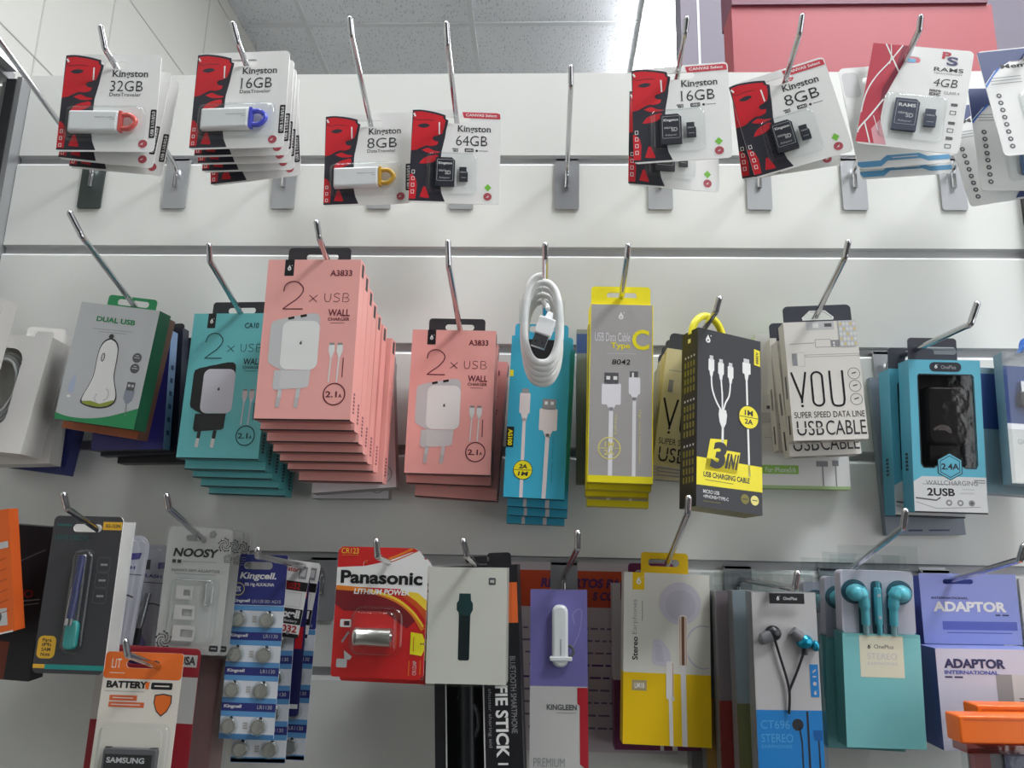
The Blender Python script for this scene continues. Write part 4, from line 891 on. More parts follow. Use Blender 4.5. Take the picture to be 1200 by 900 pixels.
plain_box('cable_box', 'narrow blue and grey box tucked behind the clear fronted box at right edge', 'cable box', (.4060, -.0480, .0740, 3, -1, -1), .070, .1100, .018, paper('box_sea_grey', (138, 166, 176)), paper('box_sea_side', (150, 172, 180)), None, art=art_b2)

# ================================================================== BOTTOM ROWS
# orange curved pack and black box at the left edge
ORA = paper('pack_orange', (238, 108, 34)); ORA2 = paper('pack_orange_dark', (196, 84, 26))
t = thing('accessory_pack', 'bright orange pack with curved lower edge at left edge of view', 'pack', (-.4500, -.1080, -.0632, -8.9, 0, 6)); W, H = .08, .1007
b = MB(W, H)
low = spline2([(-W / 2, -.010), (0, .006), (W / 2, .004)], 6)
b.slab([(-W / 2, -.010)] + [(x, .004 + .000) if False else (x, -.010 + .016 * ((x + W / 2) / W) ** .6) for x in [-W / 2 + W * k / 10 for k in range(1, 11)]] + [(W / 2, H * .70), (W / 2, H), (-W / 2, H)], 0, .012, ORA, ORA2)
b.L([(.0, 1.06), (.5, .97), (.98, .94)], .0012, WHITE, 1)
for k in range(6): b.L([(.3, .5 + .08 * k), (.95, .38 + .08 * k)], .0008, ORA2, 1)
b.R(.70, .76, .93, .89, LGREY, 1); b.O(.815, .82, .0050, .0014, DGREY, 2); b.R(.80, .80, .86, .84, DGREY, 2)
b.P([(.80, .26), (.98, .25), (.98, .30), (.80, .31)], LGREY, 1)
b.build('card', t)
def art_blk(b):
    REDI = paper('dim_red', (150, 36, 34)); RUST = paper('rust_print', (124, 56, 36))
    b.R(0, .76, .74, 1, RUST, 0); b.P([(.30, .45), (.46, .42), (.56, .76), (.42, .80)], LGREY, 1); b.T('LIFO', .64, .42, .90, .47, REDI, 1, .02, 0, .1); b.L([(.66, .51), (.98, .475)], .0008, GREY, 1); b.L([(.66, .54), (.98, .50)], .0006, GREY, 1)
    b.L([(.46, .42), (.56, .29), (.96, .15)], .0010, DGREY, 1); b.L([(.28, .26), (.62, .19)], .0012, REDI, 1); b.C(.32, .88, .0075, BLACK, 1)
    b.L(spline2([(.26, .11), (.44, .12), (.50, .085), (.40, .07)], 4), .0016, GREY, 1)
plain_box('accessory_pack', 'black and rust box with red lettering behind the bright orange pack', 'pack', (-.4598, -.0700, -.0918, 3.1, 2, 4), .08, .1243, .02, paper('box_night', (34, 32, 36)), paper('box_night_side', (26, 25, 28)), paper('box_rust_under', (96, 44, 28)), art=art_blk)

# dark tool card
t = thing('tool_card', 'dark grey card with teal and blue pen tool under clear blister', 'tool pack', (-.3667, -.1068, -.0823, .2, -1, 0)); W, H = .0571, .1202
TC = paper('card_graphite', (58, 58, 62)); TEAL = paper('card_teal', (32, 142, 136)); AMB = paper('card_amber', (226, 176, 50)); TEALD = paper('card_dim_teal', (40, 88, 88))
b = MB(W, H); b.slab(rr(-W / 2, 0, W / 2, H, .004), 0, .0008, TC, WHITE, holes=[slot(W, H, .50, .078, .0235, .0062)])
b.R(.72, .035, .995, .088, AMB, 1); b.T('SG-153N', .76, .05, .97, .073, BLACK, 2, .02); b.T('LENS DECAL', .04, .125, .55, .158, TEALD, 1, .02); b.L([(.05, .06), (.27, .06)], .0020, TEALD, 1)
for v in (.265, .365, .465): b.RO(.71, v, .90, v + .095, .0004, DGREY, 1, .002); b.R(.76, v + .042, .86, v + .055, GREY, 1)
b.R(.03, .77, .285, .91, AMB, 1, .004)
for s_, v in (('Para', .785), ('iPh', .813), ('SAM', .843), ('Note', .873)): b.T(s_, .09, v, .22, v + .022, BLACK, 2, .02)
b.R(.005, .945, .17, .97, AMB, 1); b.R(.17, .945, .995, .975, TEAL, 1)
b.build('card', t)
g = MB()
P0 = Vector((b.X(.50), -.004, b.Z(.255))); P1 = Vector((b.X(.47), -.004, b.Z(.70))); P2 = Vector((b.X(.475), -.004, b.Z(.83)))
BLUEP = mat('pen_blue', (38, 46, 96), .3); TEALP = mat('pen_teal', (24, 150, 146), .35)
g.tube([P0 + Vector((.001, 0, 0)), P0.lerp(P1, .92)], .0031, BLUEP, 10); g.tube([P0.lerp(P1, .9) , P1], [.0033, .0026], METAL, 10); g.tube([P0 + Vector((-.0022, -.002, -.025)), P1 + Vector((-.0022, -.002, 0))], .0006, METAL, 6)
pe = g.build('pen_tool', t)
g = MB(); g.rslab(lambda i: rr(b.X(.41) + i, b.Z(.85) + i, b.X(.59) - i, b.Z(.67) - i, .004), -.0042, -.0006, TEALP, .001, 2); g.build('pen_tip', pe)
blister(t, b.X(.39), b.Z(.865), b.X(.64), b.Z(.235), .0075, .005)
plain_box('tool_card', 'white card edge peeking out right of the dark tool card', 'tool pack', (-.3655, -.0950, -.0805, .4, -1, 0), .0600, .1150, .003, WHITE, LGREY)

# clear packs with stylus
def pen_pack(label, p):
    t = thing('stylus_pack', label, 'stylus', p, 'clear stylus packs'); W, H = .0340, .105
    b = MB(W, H); LV = paper('card_lilac_white', (206, 204, 214)); VI = paper('card_violet', (70, 64, 140))
    o = rr(-W / 2, 0, W / 2, H, .010); b.slab(o, 0, .0007, LV)
    b.P([(.02, .86), (.3, .80), (.98, .84), (.98, .93), (.80, .995), (.2, .995), (.02, .93)], VI, 0); b.P([(.12, .66), (.5, .70), (.8, .86), (.05, .86)], paper('card_violet_pale', (150, 146, 196)), 1)
    b.P([(.25, .13), (.40, .12), (.42, .20), (.27, .20)], DGREY, 1); b.P([(.60, .14), (.86, .13), (.82, .18), (.62, .19)], VI, 1); b.T('FLASH', .25, .235, .75, .262, VI, 1, .03); b.L([(.2, .30), (.95, .30)], .0006, INK, 1)
    b.build('card', t)
    c = MB(); c.tube([(.002, -.0050, H * .62), (0, -.0050, H * .42), (-.001, -.0050, H * .34)], [.0026, .0030, .0024], METAL, 10); c.tube(spline([(.002, -.0052, H * .54), (.008, -.0050, H * .545), (.013, -.004, H * .53)], 4), .0007, INK, 6)
    c.tube([(-.001, -.005, H * .35), (-.001, -.005, H * .16)], .0026, PLASTB, 10); c.build('stylus', t)
    blister(t, -W / 2 + .0015, .002, W / 2 - .0015, H - .002, .010, .009, mt=CLEAR); return t
pn = pen_pack('left clear stylus pack with rounded top, between dark tool card and white SIM adapter pack', (-.3500, -.0800, -.0800, 3.3, 0, 0))
dup(pn, (-.3360, -.0600, -.0870, 3.2, 0, 0), 'right clear stylus pack set further back, beside the white SIM adapter pack')

# SIM adapter packs
def art_curl(b, u, v, s, m, l, fl=1):
    for k in range(5):
        a = .5 + k * 1.25; pts = []
        for i in range(9):
            q = i / 8; r = s * (.25 + .75 * q); pts.append((u + fl * r * math.cos(a + 2.4 * q) / b.W, v - r * math.sin(a + 2.4 * q) / b.H))
        b.L(pts, s * .10, m, l); b.C(pts[-1][0], pts[-1][1], s * .12, m, l)
        b.C(u + fl * s * .9 * math.cos(a + .6) / b.W, v - s * .9 * math.sin(a + .6) / b.H, s * .16, m, l, s * .07, a)
def sim_pack(label, p, deco=True):
    t = thing('adapter_pack', label, 'SIM adapter', p, 'white SIM adapter packs'); W, H = .0549, .0997
    CW = paper('card_warm_white', (222, 216, 212)); b = MB(W, H); b.slab(rr(-W / 2, 0, W / 2, H, .004), 0, .0007, CW, holes=[slot(W, H, .44, .085, .018, .005)])
    b.T('NOOSY', .11, .168, .80, .238, BLACK, 1, .04, 0, .18); b.R(.11, .262, .17, .29, INK, 1); b.R(.19, .262, .25, .29, INK, 1)
    for k in range(14): b.C(.30 + .037 * k, .275, .0005, GREY, 1)
    b.T('NANO SIM ADAPTER', .12, .335, .87, .358, DGREY, 1, .0); b.L([(.18, .375), (.82, .375)], .0005, GREY, 1)
    art_curl(b, .90, .13, .0055, INK, 1); art_curl(b, .70, .05, .0028, INK, 1); art_curl(b, .97, .24, .0035, INK, 1); art_curl(b, .12, .90, .0065, INK, 1)
    b.R(.83, .925, .965, .972, INK, 1, .001); b.L([(.86, .948), (.94, .948)], .0008, LGREY, 2)
    b.build('card', t)
    c = MB(W, H); NAN = paper('adapter_white', (216, 212, 208))
    for (u0, v0, u1, v1) in ((.24, .47, .50, .575), (.25, .62, .56, .735), (.26, .78, .60, .90)):
        c.slab(rr(c.X(u0), c.Z(v1), c.X(u1), c.Z(v0), .001), -.0022, -.0014, NAN, holes=[rr(c.X(u0 + .12), c.Z(v1 - .03), c.X(u1 - .03), c.Z(v0 + .03), .0008)])
    c.build('sim_adapter', t)
    e = MB(W, H); pts = [(e.X(.80), -.002, e.Z(.47)), (e.X(.80), -.002, e.Z(.58)), (e.X(.78), -.002, e.Z(.615)), (e.X(.72), -.002, e.Z(.615)), (e.X(.70), -.002, e.Z(.58)), (e.X(.70), -.002, e.Z(.44)), (e.X(.68), -.002, e.Z(.425)), (e.X(.20), -.002, e.Z(.42))]
    e.tube(spline(pts, 5), .0006, METAL, 6); e.build('eject_pin', t)
    blister(t, b.X(.16), b.Z(.92), b.X(.86), b.Z(.40), .005, .006)
    f = MB(); f.slab(rr(-W / 2 - .003, -.003, W / 2 + .003, H + .001, .006), -.0006, -.0004, CLEAR2); f.build('clear_cover', t)
    return t
sp = sim_pack('front white SIM adapter pack with black floral corners', (-.2867, -.0790, -.0681, 1.5, -3, 2))
dup(sp, (-.2835, -.0690, -.0690, 1.8, -3, 1), 'second white SIM adapter pack, right edge showing behind the front one', 'white SIM adapter packs')
dup(sp, (-.2800, -.0590, -.0700, 2.0, -3, 1), 'rear white SIM adapter pack, floral right edge showing beside the button cell strip', 'white SIM adapter packs')

# phone battery packs
t = thing('battery_pack', 'phone battery pack with orange header on the lowest hook at bottom left', 'battery', (-.3103, -.1041, -.1692, .6, 2, -1)); W, H = .0607, .1037
OH = paper('header_orange', (232, 112, 40)); CW2 = paper('card_ivory', (226, 220, 208)); LO = paper('line_orange', (218, 104, 62))
b = MB(W, H); b.slab(rr(-W / 2, 0, W / 2, H, .003), 0, .0008, CW2, holes=[slot(W, H, .49, .085, .026, .0058)])
b.flat([p for p in rr(-W / 2, b.Z(.19), W / 2, H, .003)], b.lv(0), OH, [slot(W, H, .49, .085, .026, .0058)])
b.T('LIT', .09, .05, .21, .115, CW2, 1, .0); b.L([(.08, .15), (.27, .15)], .0005, CW2, 1)
b.T('BATTERY', .06, .205, .58, .255, BLACK, 1, .05); b.P([(.55, .215), (.61, .205), (.60, .262), (.56, .255)], OH, 2); b.R(.63, .21, .90, .258, BLACK, 1, .001); b.L([(.67, .234), (.86, .234)], .0009, CW2, 2); b.L([(.05, .278), (.55, .278)], .0004, GREY, 1)
b.R(.12, .305, .47, .342, LO, 1); b.L([(.16, .323), (.42, .323)], .0007, CW2, 2); b.R(.12, .352, .57, .388, LO, 1); b.L([(.15, .37), (.52, .37)], .0007, CW2, 2)
for k_, mm in ((1.0, INK), (.88, OH)):
    b.P([(.80 + (u - .80) * k_, .36 + (v - .36) * k_) for u, v in [(.69, .295), (.80, .285), (.91, .295), (.915, .35), (.87, .41), (.80, .445), (.73, .41), (.685, .35)]], mm, 1 if k_ == 1 else 2)
b.build('card', t)
c = MB(W, H); bx = (c.X(.17), c.X(.84), c.Z(1.0) + .002, c.Z(.66)); c.rslab(lambda i: rr(bx[0] + i, bx[2] + i, bx[1] - i, bx[3] - i, .002), -.0048, -.0008, DGREY, .0008, 2)
c.y = -.0048; c.R(.20, .70, .79, .97, BLACK, 1); c.T('SAMSUNG', .23, .72, .70, .758, LGREY, 2, .03); c.R(.22, .80, .55, .82, paper('dim_label_red', (150, 60, 50)), 2)
c.box(c.X(.18), c.X(.25), -.004, -.001, c.Z(.66), c.Z(.655), BLACK); c.box(c.X(.74), c.X(.83), -.004, -.001, c.Z(.66), c.Z(.655), BLACK); c.build('phone_battery', t)
blister(t, b.X(.08), .001, b.X(.92), b.Z(.51), .007, .005)
def redpack(label, p):
    t = thing('battery_pack', label, 'battery', p); W, H = .0800, .108; b = MB(W, H); WR = paper('wine_red', (170, 34, 50)); CWW = paper('card_pale', (214, 208, 204))
    b.slab(rr(-W / 2, 0, W / 2, H, .004), 0, .0012, WR, holes=[slot(W, H, .45, .1, .026, .006)]); b.R(0, .20, 1, .52, CWW, 0); b.R(.82, .045, .975, .13, CWW, 0); b.T('USA', .80, .055, .96, .115, INK, 1, .04); b.R(.80, .045, .82, .13, WR, 2)
    b.build('card', t); f = MB(); f.slab(rr(-W / 2 + .01, .002, W / 2 + .006, H + .001, .006), -.0016, -.0014, CLEAR2); f.build('clear_cover', t); return t
redpack('red and white pack behind the orange headed phone battery pack', (-.3150, -.0850, -.1700, 1.8, 3, 3))
t = thing('battery_pack', 'empty looking clear pack with pink card at back of the lowest hook', 'battery', (-.2880, -.0600, -.1850, 1, 0, 0)); W, H = .060, .116
b = MB(W, H); b.slab(rr(-W / 2, 0, W / 2, H, .006), 0, .001, paper('card_dull_rose', (148, 118, 116))); b.build('card', t); f = MB(); f.slab(rr(-W / 2 - .004, -.002, W / 2 + .004, H + .003, .007), -.003, -.0027, CLEAR); f.build('clear_cover', t)

# button cell strips
KN = paper('strip_navy', (46, 52, 124)); KL = paper('strip_light_blue', (96, 156, 208)); KW = paper('strip_white', (224, 228, 234)); CELL = mat('cell_steel', (190, 188, 182), .3, .9, bump=.1, bscale=200)
def cell_strip(label, p, rows=4):
    t = thing('button_cell_strip', label, 'battery', p, 'button cell strips'); W, H = .0446, .1441
    b = MB(W, H); b.slab(rr(-W / 2, 0, W / 2, H, .0015), 0, .0008, KW, holes=[slot(W, H, .45, .062, .024, .006)])
    b.flat(rr(-W / 2, b.Z(.282), W / 2, H, .0015), b.lv(0), KN, [slot(W, H, .45, .062, .024, .006)])
    b.T('Kingcell.', .11, .10, .80, .148, WHITE, 1, .03, 0, .2); b.T('0% Hg ALKALINA', .22, .158, .78, .182, WHITE, 1, .02)
    b.O(.11, .195, .0052, .0006, YP, 1); b.T('0%', .06, .18, .16, .21, WHITE, 2, .02)
    b.T('Kingcell', .02, .25, .34, .272, WHITE, 1, .03, 0, .1); b.T('LR1130 001 AG10', .39, .252, .93, .27, LGREY, 1, .0)
    for k in range(4): b.L([(.03, .018 + .014 * k), (.2, .018 + .014 * k)], .0004, GREY, 1)
    for k in range(4):
        v = .285 + .19 * k; bot = min(1, v + .19)
        b.R(0, v, 1, v + .028, KL, 0); b.R(0, v + .118, 1, v + .146, KL, 0)
        if k < 3: b.R(0, v + .146, 1, bot, KN, 0); b.T('Kingcell', .04, v + .156, .36, v + .178, WHITE, 1, .03, 0, .1); b.T('LR1130', .66, v + .156, .93, v + .176, LGREY, 1, .0)
        else: b.R(0, v + .125, 1, 1, KL, 0)
        b.R(.42, v + .055, .51, v + .095, LGREY, 1)
        for i in range(3): b.L([(.43, v + .063 + .012 * i), (.50, v + .063 + .012 * i)], .0006, GREY, 2)
        for u, off in ((.17, -.01), (.71, .0)): b.C(u + .03, v + .035, .0013, INK, 2)
    b.build('strip_card', t)
    for k in range(4):
        v = .285 + .19 * k
        for u in (.17, .71):
            c = MB(W, H); x, z = c.X(u), c.Z(v + .078); c.slab(el(x, z, .0058, None, 24), -.0026, -.0006, CELL); c.flat(el(x, z, .0046, None, 24), -.0027, mat('cell_cap', (206, 204, 198), .22, .9)); cl_ = c.build('button_cell', t)
            d = MB(); d.dome((x, -.0006, z), .0078, .0044, .0078, CLEAR, 16, 8); d.V = [(q[0], min(q[1], -.0005), q[2]) for q in d.V]; d.build('cell_blister', cl_)
    return t
ks = cell_strip('front strip of button cells with navy header card', (-.2368, -.0660, -.1330, .3, -1, 1))
dup(ks, (-.2290, -.0560, -.1520, -.5, 0, 0), 'second strip of button cells hanging lower behind the front one', 'button cell strips')
dup(ks, (-.2190, -.0370, -.1530, 1.0, 0, 0), 'third strip of button cells showing at the right behind the coin cell cards', 'button cell strips')
t = thing('battery_card', 'narrow navy strip with red print between the button cell strips', 'battery', (-.2215, -.0470, -.1180, .5, 0, 0)); W, H = .040, .118
b = MB(W, H); b.slab(rr(-W / 2, 0, W / 2, H, .003), 0, .0008, paper('strip_indigo', (38, 38, 96))); b.R(.80, .40, .96, .55, RED, 0); b.R(.78, .06, .97, .2, RED, 0); b.R(.80, .92, .97, .95, WHITE, 0); b.build('card', t)
def coin_card(label, p):
    t = thing('battery_card', label, 'battery', p, 'white coin cell cards'); W, H = .042, .062; b = MB(W, H); MR = paper('coin_red', (176, 36, 40))
    b.slab(rr(-W / 2, 0, W / 2, H, .003), 0, .0008, WHITE); b.T('Calculator', .22, .085, .76, .15, MR, 1, .02); b.R(.78, .07, .94, .235, GREY, 1); b.R(.81, .10, .91, .2, LGREY, 2)
    b.R(0, .275, 1, .395, BLACK, 0); b.T('2032', .55, .29, .86, .38, MR, 1, .03); b.RO(.2, .42, .92, .61, .0004, LGREY, 1); b.R(0, .63, 1, .83, BLACK, 0)
    b.T('maxell', .40, .645, .95, .75, WHITE, 1, .05); b.T('Micro Battery', .42, .77, .93, .815, LGREY, 1, .02); b.T('2032', .53, .845, .95, .935, MR, 1, .03); b.R(0, .95, 1, 1, BLACK, 0); b.C(.78, .94, .0016, GREY, 1)
    b.build('card', t); return t
cc = coin_card('front white coin cell card with black band beside the navy header', (-.2242, -.0590, -.0535, 6.3, -1, -2)); 
dup(cc, (-.2205, -.0440, -.0543, 6.4, -1, -1), 'rear white coin cell card offset right behind the other coin cell card', 'white coin cell cards')

# red camera battery card
def camera_card(label, p):
    t = thing('battery_card', label, 'battery', p); W, H = .0716, .0970; b = MB(W, H)
    PR = paper('battery_red', (206, 38, 38)); PM = paper('battery_maroon', (120, 28, 36)); PO = paper('stripe_orange', (226, 130, 40)); PY = paper('stripe_yellow', (240, 206, 60)); PO2 = paper('stripe_orange_dark', (206, 84, 34))
    b.slab([(-W / 2 + .0015, 0), (W / 2 - .004, 0), (W / 2, .003), (W / 2, H - .014), (W / 2 - .006, H - .003), (W / 2 - .012, H), (-W / 2 + .003, H), (-W / 2, H - .003), (-W / 2, .0015)], 0, .0008, PR, WHITE, holes=[slot(W, H, .47, .135, .0265, .0055)])
    sl = slot(W, H, .47, .135, .0265, .0055)
    wp = [(.0, .165)] + spline2([(.30, .15), (.55, .105), (.80, .035)], 4) + [(.90, .02), (.998, .125), (.998, .46), (.9, .37), (.7, .32), (.0, .31)]
    b.flat([(b.X(u), b.Z(v)) for u, v in wp], b.lv(0), WHITE, [[(x, z) for x, z in sl]] if False else [])
    b.L(spline2([(.50, .105), (.65, .065), (.82, .005)], 4), .0016, PO, 1); b.L(spline2([(.55, .125), (.70, .08), (.88, .02)], 4), .0008, PO2, 1)
    b.P([(.0, .32), (.5, .34), (.75, .42), (.9, .55), (.8, .62), (.55, .5), (.1, .5), (.0, .45)], PM, 1)
    b.L(spline2([(.0, .322), (.35, .34), (.65, .40), (.85, .50), (.97, .625)], 6), .0034, PO, 2); b.L(spline2([(.35, .335), (.65, .392), (.85, .49), (.975, .60)], 6), .0016, PY, 3)
    b.P([(.72, .355), (.90, .40), (.998, .47), (.998, .56), (.9, .465), (.75, .385)], PO2, 2); b.P([(.72, .335), (.9, .345), (.998, .40), (.998, .48), (.88, .405)], PY, 3)
    b.T('CR123', .035, .012, .225, .055, PY, 1, .0); b.L([(.04, .068), (.22, .068)], .0004, PO, 1)
    b.T('Panasonic', .045, .185, .945, .288, BLACK, 4, .035)
    b.T('LITHIUM POWER', .20, .325, .81, .368, WHITE, 5, .03, 0, .15)
    b.RO(.07, .565, .19, .625, .0012, WHITE, 1, .001); b.R(.12, .58, .17, .61, INK, 2); b.R(.07, .57, .11, .62, WHITE, 2)
    b.L([(.10, .74), (.17, .66)], .0016, GREY, 1); b.R(.055, .865, .17, .93, LGREY, 1, .001); b.P([(.13, .80), (.17, .82), (.22, .845), (.20, .87), (.14, .87)], LGREY, 1)
    YS = paper('sticker_yellow', (240, 228, 40)); b.P([(.845, .645), (.97, .655), (.995, .70), (.995, .78), (.97, .82), (.845, .81)], YS, 4); b.C(.96, .73, .0006, INK, 5); b.C(.985, .73, .0006, INK, 5); b.L([(.88, .68), (.88, .79)], .0005, PO2, 5)
    b.T('CR123AP', .88, .86, .92, .965, LGREY, 1, 0, 90); b.L([(.84, .86), (.84, .97)], .0006, PO, 1); b.L([(.96, .85), (.96, .96)], .0006, PO, 1)
    b.build('card', t)
    c = MB(W, H); z = c.Z(.685); c.tube([(c.X(.26), -.0075, z), (c.X(.265), -.0075, z), (c.X(.27), -.0075, z), (c.X(.31), -.0075, z), (c.X(.315), -.0075, z), (c.X(.62), -.0075, z), (c.X(.66), -.0075, z)], [.0058, .0066, .0068, .0068, .0063, .0068, .0068], mat('battery_silver', (206, 204, 196), .28, .9), 18); c.tube([(c.X(.66), -.0075, z), (c.X(.675), -.0075, z)], .0030, METAL, 12)
    c.build('battery', t)
    f = MB(); blister(t, c.X(.22), c.Z(.82), c.X(.74), c.Z(.475), .0155, .007); return t
cp = camera_card('front red camera battery card with white band and yellow sticker', (-.1260, -.1095, -.0790, .5, -3, 2))
dup(cp, (-.1235, -.0890, -.0845, .9, -2, 1), 'rear red camera battery card, top corner showing behind the front one', drop=('blister', 'battery'))

# fitness band box and selfie stick box
t = thing('fitness_band_box', 'white wrapped box with picture of dark green fitness band', 'box', (-.0584, -.1111, -.0813, -.5, -2, 1.5)); W, H, T = .0606, .0851, .022
MW = paper('box_soft_white', (226, 224, 212)); b = MB(W, H); b.box(-W / 2, W / 2, 0, T, 0, H, MW, paper('box_soft_side', (176, 172, 164)))
BD = paper('band_green', (34, 66, 66)); BD2 = paper('band_green_dark', (26, 38, 42))
b.P([(.40, .225), (.545, .225), (.55, .285), (.575, .31), (.575, .37), (.55, .40), (.545, .42), (.40, .42), (.395, .39), (.37, .37), (.37, .31), (.395, .285)], BD, 1); b.P([(.40, .415), (.545, .415), (.54, .79), (.525, .80), (.415, .80), (.40, .79)], BD2, 1)
b.R(.77, .085, .86, .148, DGREY, 1, .001); b.T('MI', .79, .102, .84, .131, MW, 2, .04)
b.build('box', t); f = MB(); f.box(-W / 2 - .0018, W / 2 + .0022, -.0012, T + .001, -.0016, H + .0012, CLEAR); f.build('shrink_wrap', t)
t = thing('selfie_stick_box', 'long black box with window and white vertical lettering below the fitness band box', 'box', (-.0457, -.0830, -.1950, -3, -3, 0)); W, H, T = .0682, .2012, .028
SB = paper('box_onyx', (30, 30, 34)); b = MB(W, H)
hole = rr(b.X(.14), b.Z(.98), b.X(.56), b.Z(.10), .002); b.slab(rr(-W / 2, 0, W / 2, H), 0, .0006, SB, holes=[hole]); b.box(-W / 2, W / 2, T - .0006, T, 0, H, SB); b.box(-W / 2, -W / 2 + .0006, .0006, T - .0006, 0, H, SB); b.box(W / 2 - .0006, W / 2, .0006, T - .0006, 0, H, SB); b.box(-W / 2, W / 2, .0006, T, H - .0006, H, SB); b.box(-W / 2, W / 2, .0006, T, 0, .0006, SB)
b.flat(rr(b.X(.125), b.Z(.985), b.X(.575), b.Z(.095), .002), b.lv(0), LGREY, [hole])
b.T('SELFIE STICK', .70, .366, .845, .716, WHITE, 1, .03, -90); b.R(.715, .735, .83, .742, WHITE, 1); b.R(.715, .76, .83, .83, paper('label_orange', (226, 106, 48)), 1); b.T('BLUETOOTH SMARTPHONE', .88, .35, .945, .63, GREY, 1, .0, -90); b.T('A shutter sharing aid', .61, .44, .66, .68, GREY, 1, .0, -90)
b.R(.86, .07, .99, .225, paper('label_orange', (226, 106, 48)), 1)
b.build('box', t); g = MB(); g.flat(hole, .0010, CLEAR); g.build('window', t)
s_ = MB(W, H); s_.tube([(s_.X(.35), .013, s_.Z(.95)), (s_.X(.36), .013, s_.Z(.45))], .0085, PLASTB, 14); s_.tube([(s_.X(.36), .013, s_.Z(.45)), (s_.X(.36), .013, s_.Z(.2))], .0055, PLASTB, 14); s_.tube(spline([(s_.X(.25), .010, s_.Z(.50)), (s_.X(.45), .008, s_.Z(.54)), (s_.X(.48), .009, s_.Z(.62)), (s_.X(.30), .009, s_.Z(.70))], 6), .0022, DGREY, 8); s_.build('selfie_stick', t)
tab(t, W, H, .010, .015, SB, 0, .02, .005, H + .005, .008, .028)

# printed notice on the slatwall
t = thing('wall_notice', 'white printed notice with orange heading taped to the slatwall', 'notice', (.0300, -.0022, -.1470, 0, 0, 0)); W, H = .170, .1580
NO = paper('notice_orange', (206, 80, 44)); NI = paper('notice_violet', (86, 48, 110)); NP = paper('notice_paper', (206, 194, 198))
b = MB(W, H, 0); b.slab(rr(-W / 2, 0, W / 2, H), 0, .0004, NP); b.R(0, .045, 1, .245, NO, 0)
b.T('REPUERTOS PARA', .303, .087, .80, .139, NI, 1, .04, 0, .15); b.T('S CON', .575, .16, .725, .207, NI, 1, .04, 0, .15)
for k, (u0, u1) in enumerate(((.17, .9), (.2, .82), (.17, .86), (.25, .7), (.2, .78), (.17, .84), (.22, .9), (.2, .86), (.25, .92))):
    v = .36 + .065 * k; u = u0
    while u < u1:
        wd = random.uniform(.02, .06); b.L([(u, v), (min(u + wd, u1), v)], .0016, NI if k in (3, 4) else paper('notice_grey', (120, 108, 134)), 1); u += wd + .012
b.build('sheet', t)

# headset box
t = thing('headset_box', 'tall clear box with white headset on purple card and red stripe', 'box', (.0131, -.0670, -.1717, -.5, 0, .5)); W, H, T = .0461, .16, .030
PU = paper('card_lavender', (128, 120, 186)); PWH = paper('card_off_white', (214, 210, 206)); PRD = paper('card_crimson', (190, 40, 52))
b = MB(W, H); b.box(-W / 2, W / 2, .004, .006, 0, H, PWH); b.y = .004; b.R(0, 0, 1, .47, PU, 0)
b.P([(.82, .475), (1, .475), (1, .86), (.86, .83), (.86, .56), (.82, .55)], PRD, 1); b.T('KINGLEEN', .29, .555, .81, .582, DGREY, 1, .03); b.L([(.45, .595), (.8, .595)], .0005, GREY, 1)
b.T('PREMIUM', .07, .805, .60, .845, GREY, 1, -.005); b.T('Bluetooth Headset', .07, .855, .68, .88, DGREY, 1, .03); b.L([(.07, .90), (.55, .90)], .0005, GREY, 1); b.L(spline2([(.6, .35), (.85, .22), (.9, .10), (.75, .12), (.78, .17)], 5), .0009, paper('lavender_line', (152, 146, 200)), 1)
b.build('card', t)
c = MB(W, H); c.rslab(lambda i: rr(c.X(.38) + i, c.Z(.375) + i, c.X(.66) - i, c.Z(.075) - i, .0055), -.0035, .0035, PLASTW, .0025, 4); c.rslab(lambda i: rr(c.X(.34) + i, c.Z(.345) + i, c.X(.73) - i, c.Z(.325) - i, .001), -.0045, .0030, PLASTW, .0006, 2)
c.tube(spline([(c.X(.66), 0, c.Z(.27)), (c.X(.74), 0, c.Z(.285)), (c.X(.75), 0, c.Z(.31)), (c.X(.68), 0, c.Z(.33))], 5), .0012, DGREY, 8); c.y = -.0035; c.L([(.53, .24), (.53, .32)], .0008, GREY, 1); c.build('headset', t)
f = MB(); f.box(-W / 2, W / 2, -.008, T - .008, 0, H, CLEAR); f.build('clear_box', t); 
f = MB(); f.box(-W / 2 + .0005, W / 2 - .0005, .0065, T - .009, .001, H - .001, paper('box_insert_grey', (150, 146, 146))); f.build('insert', t)

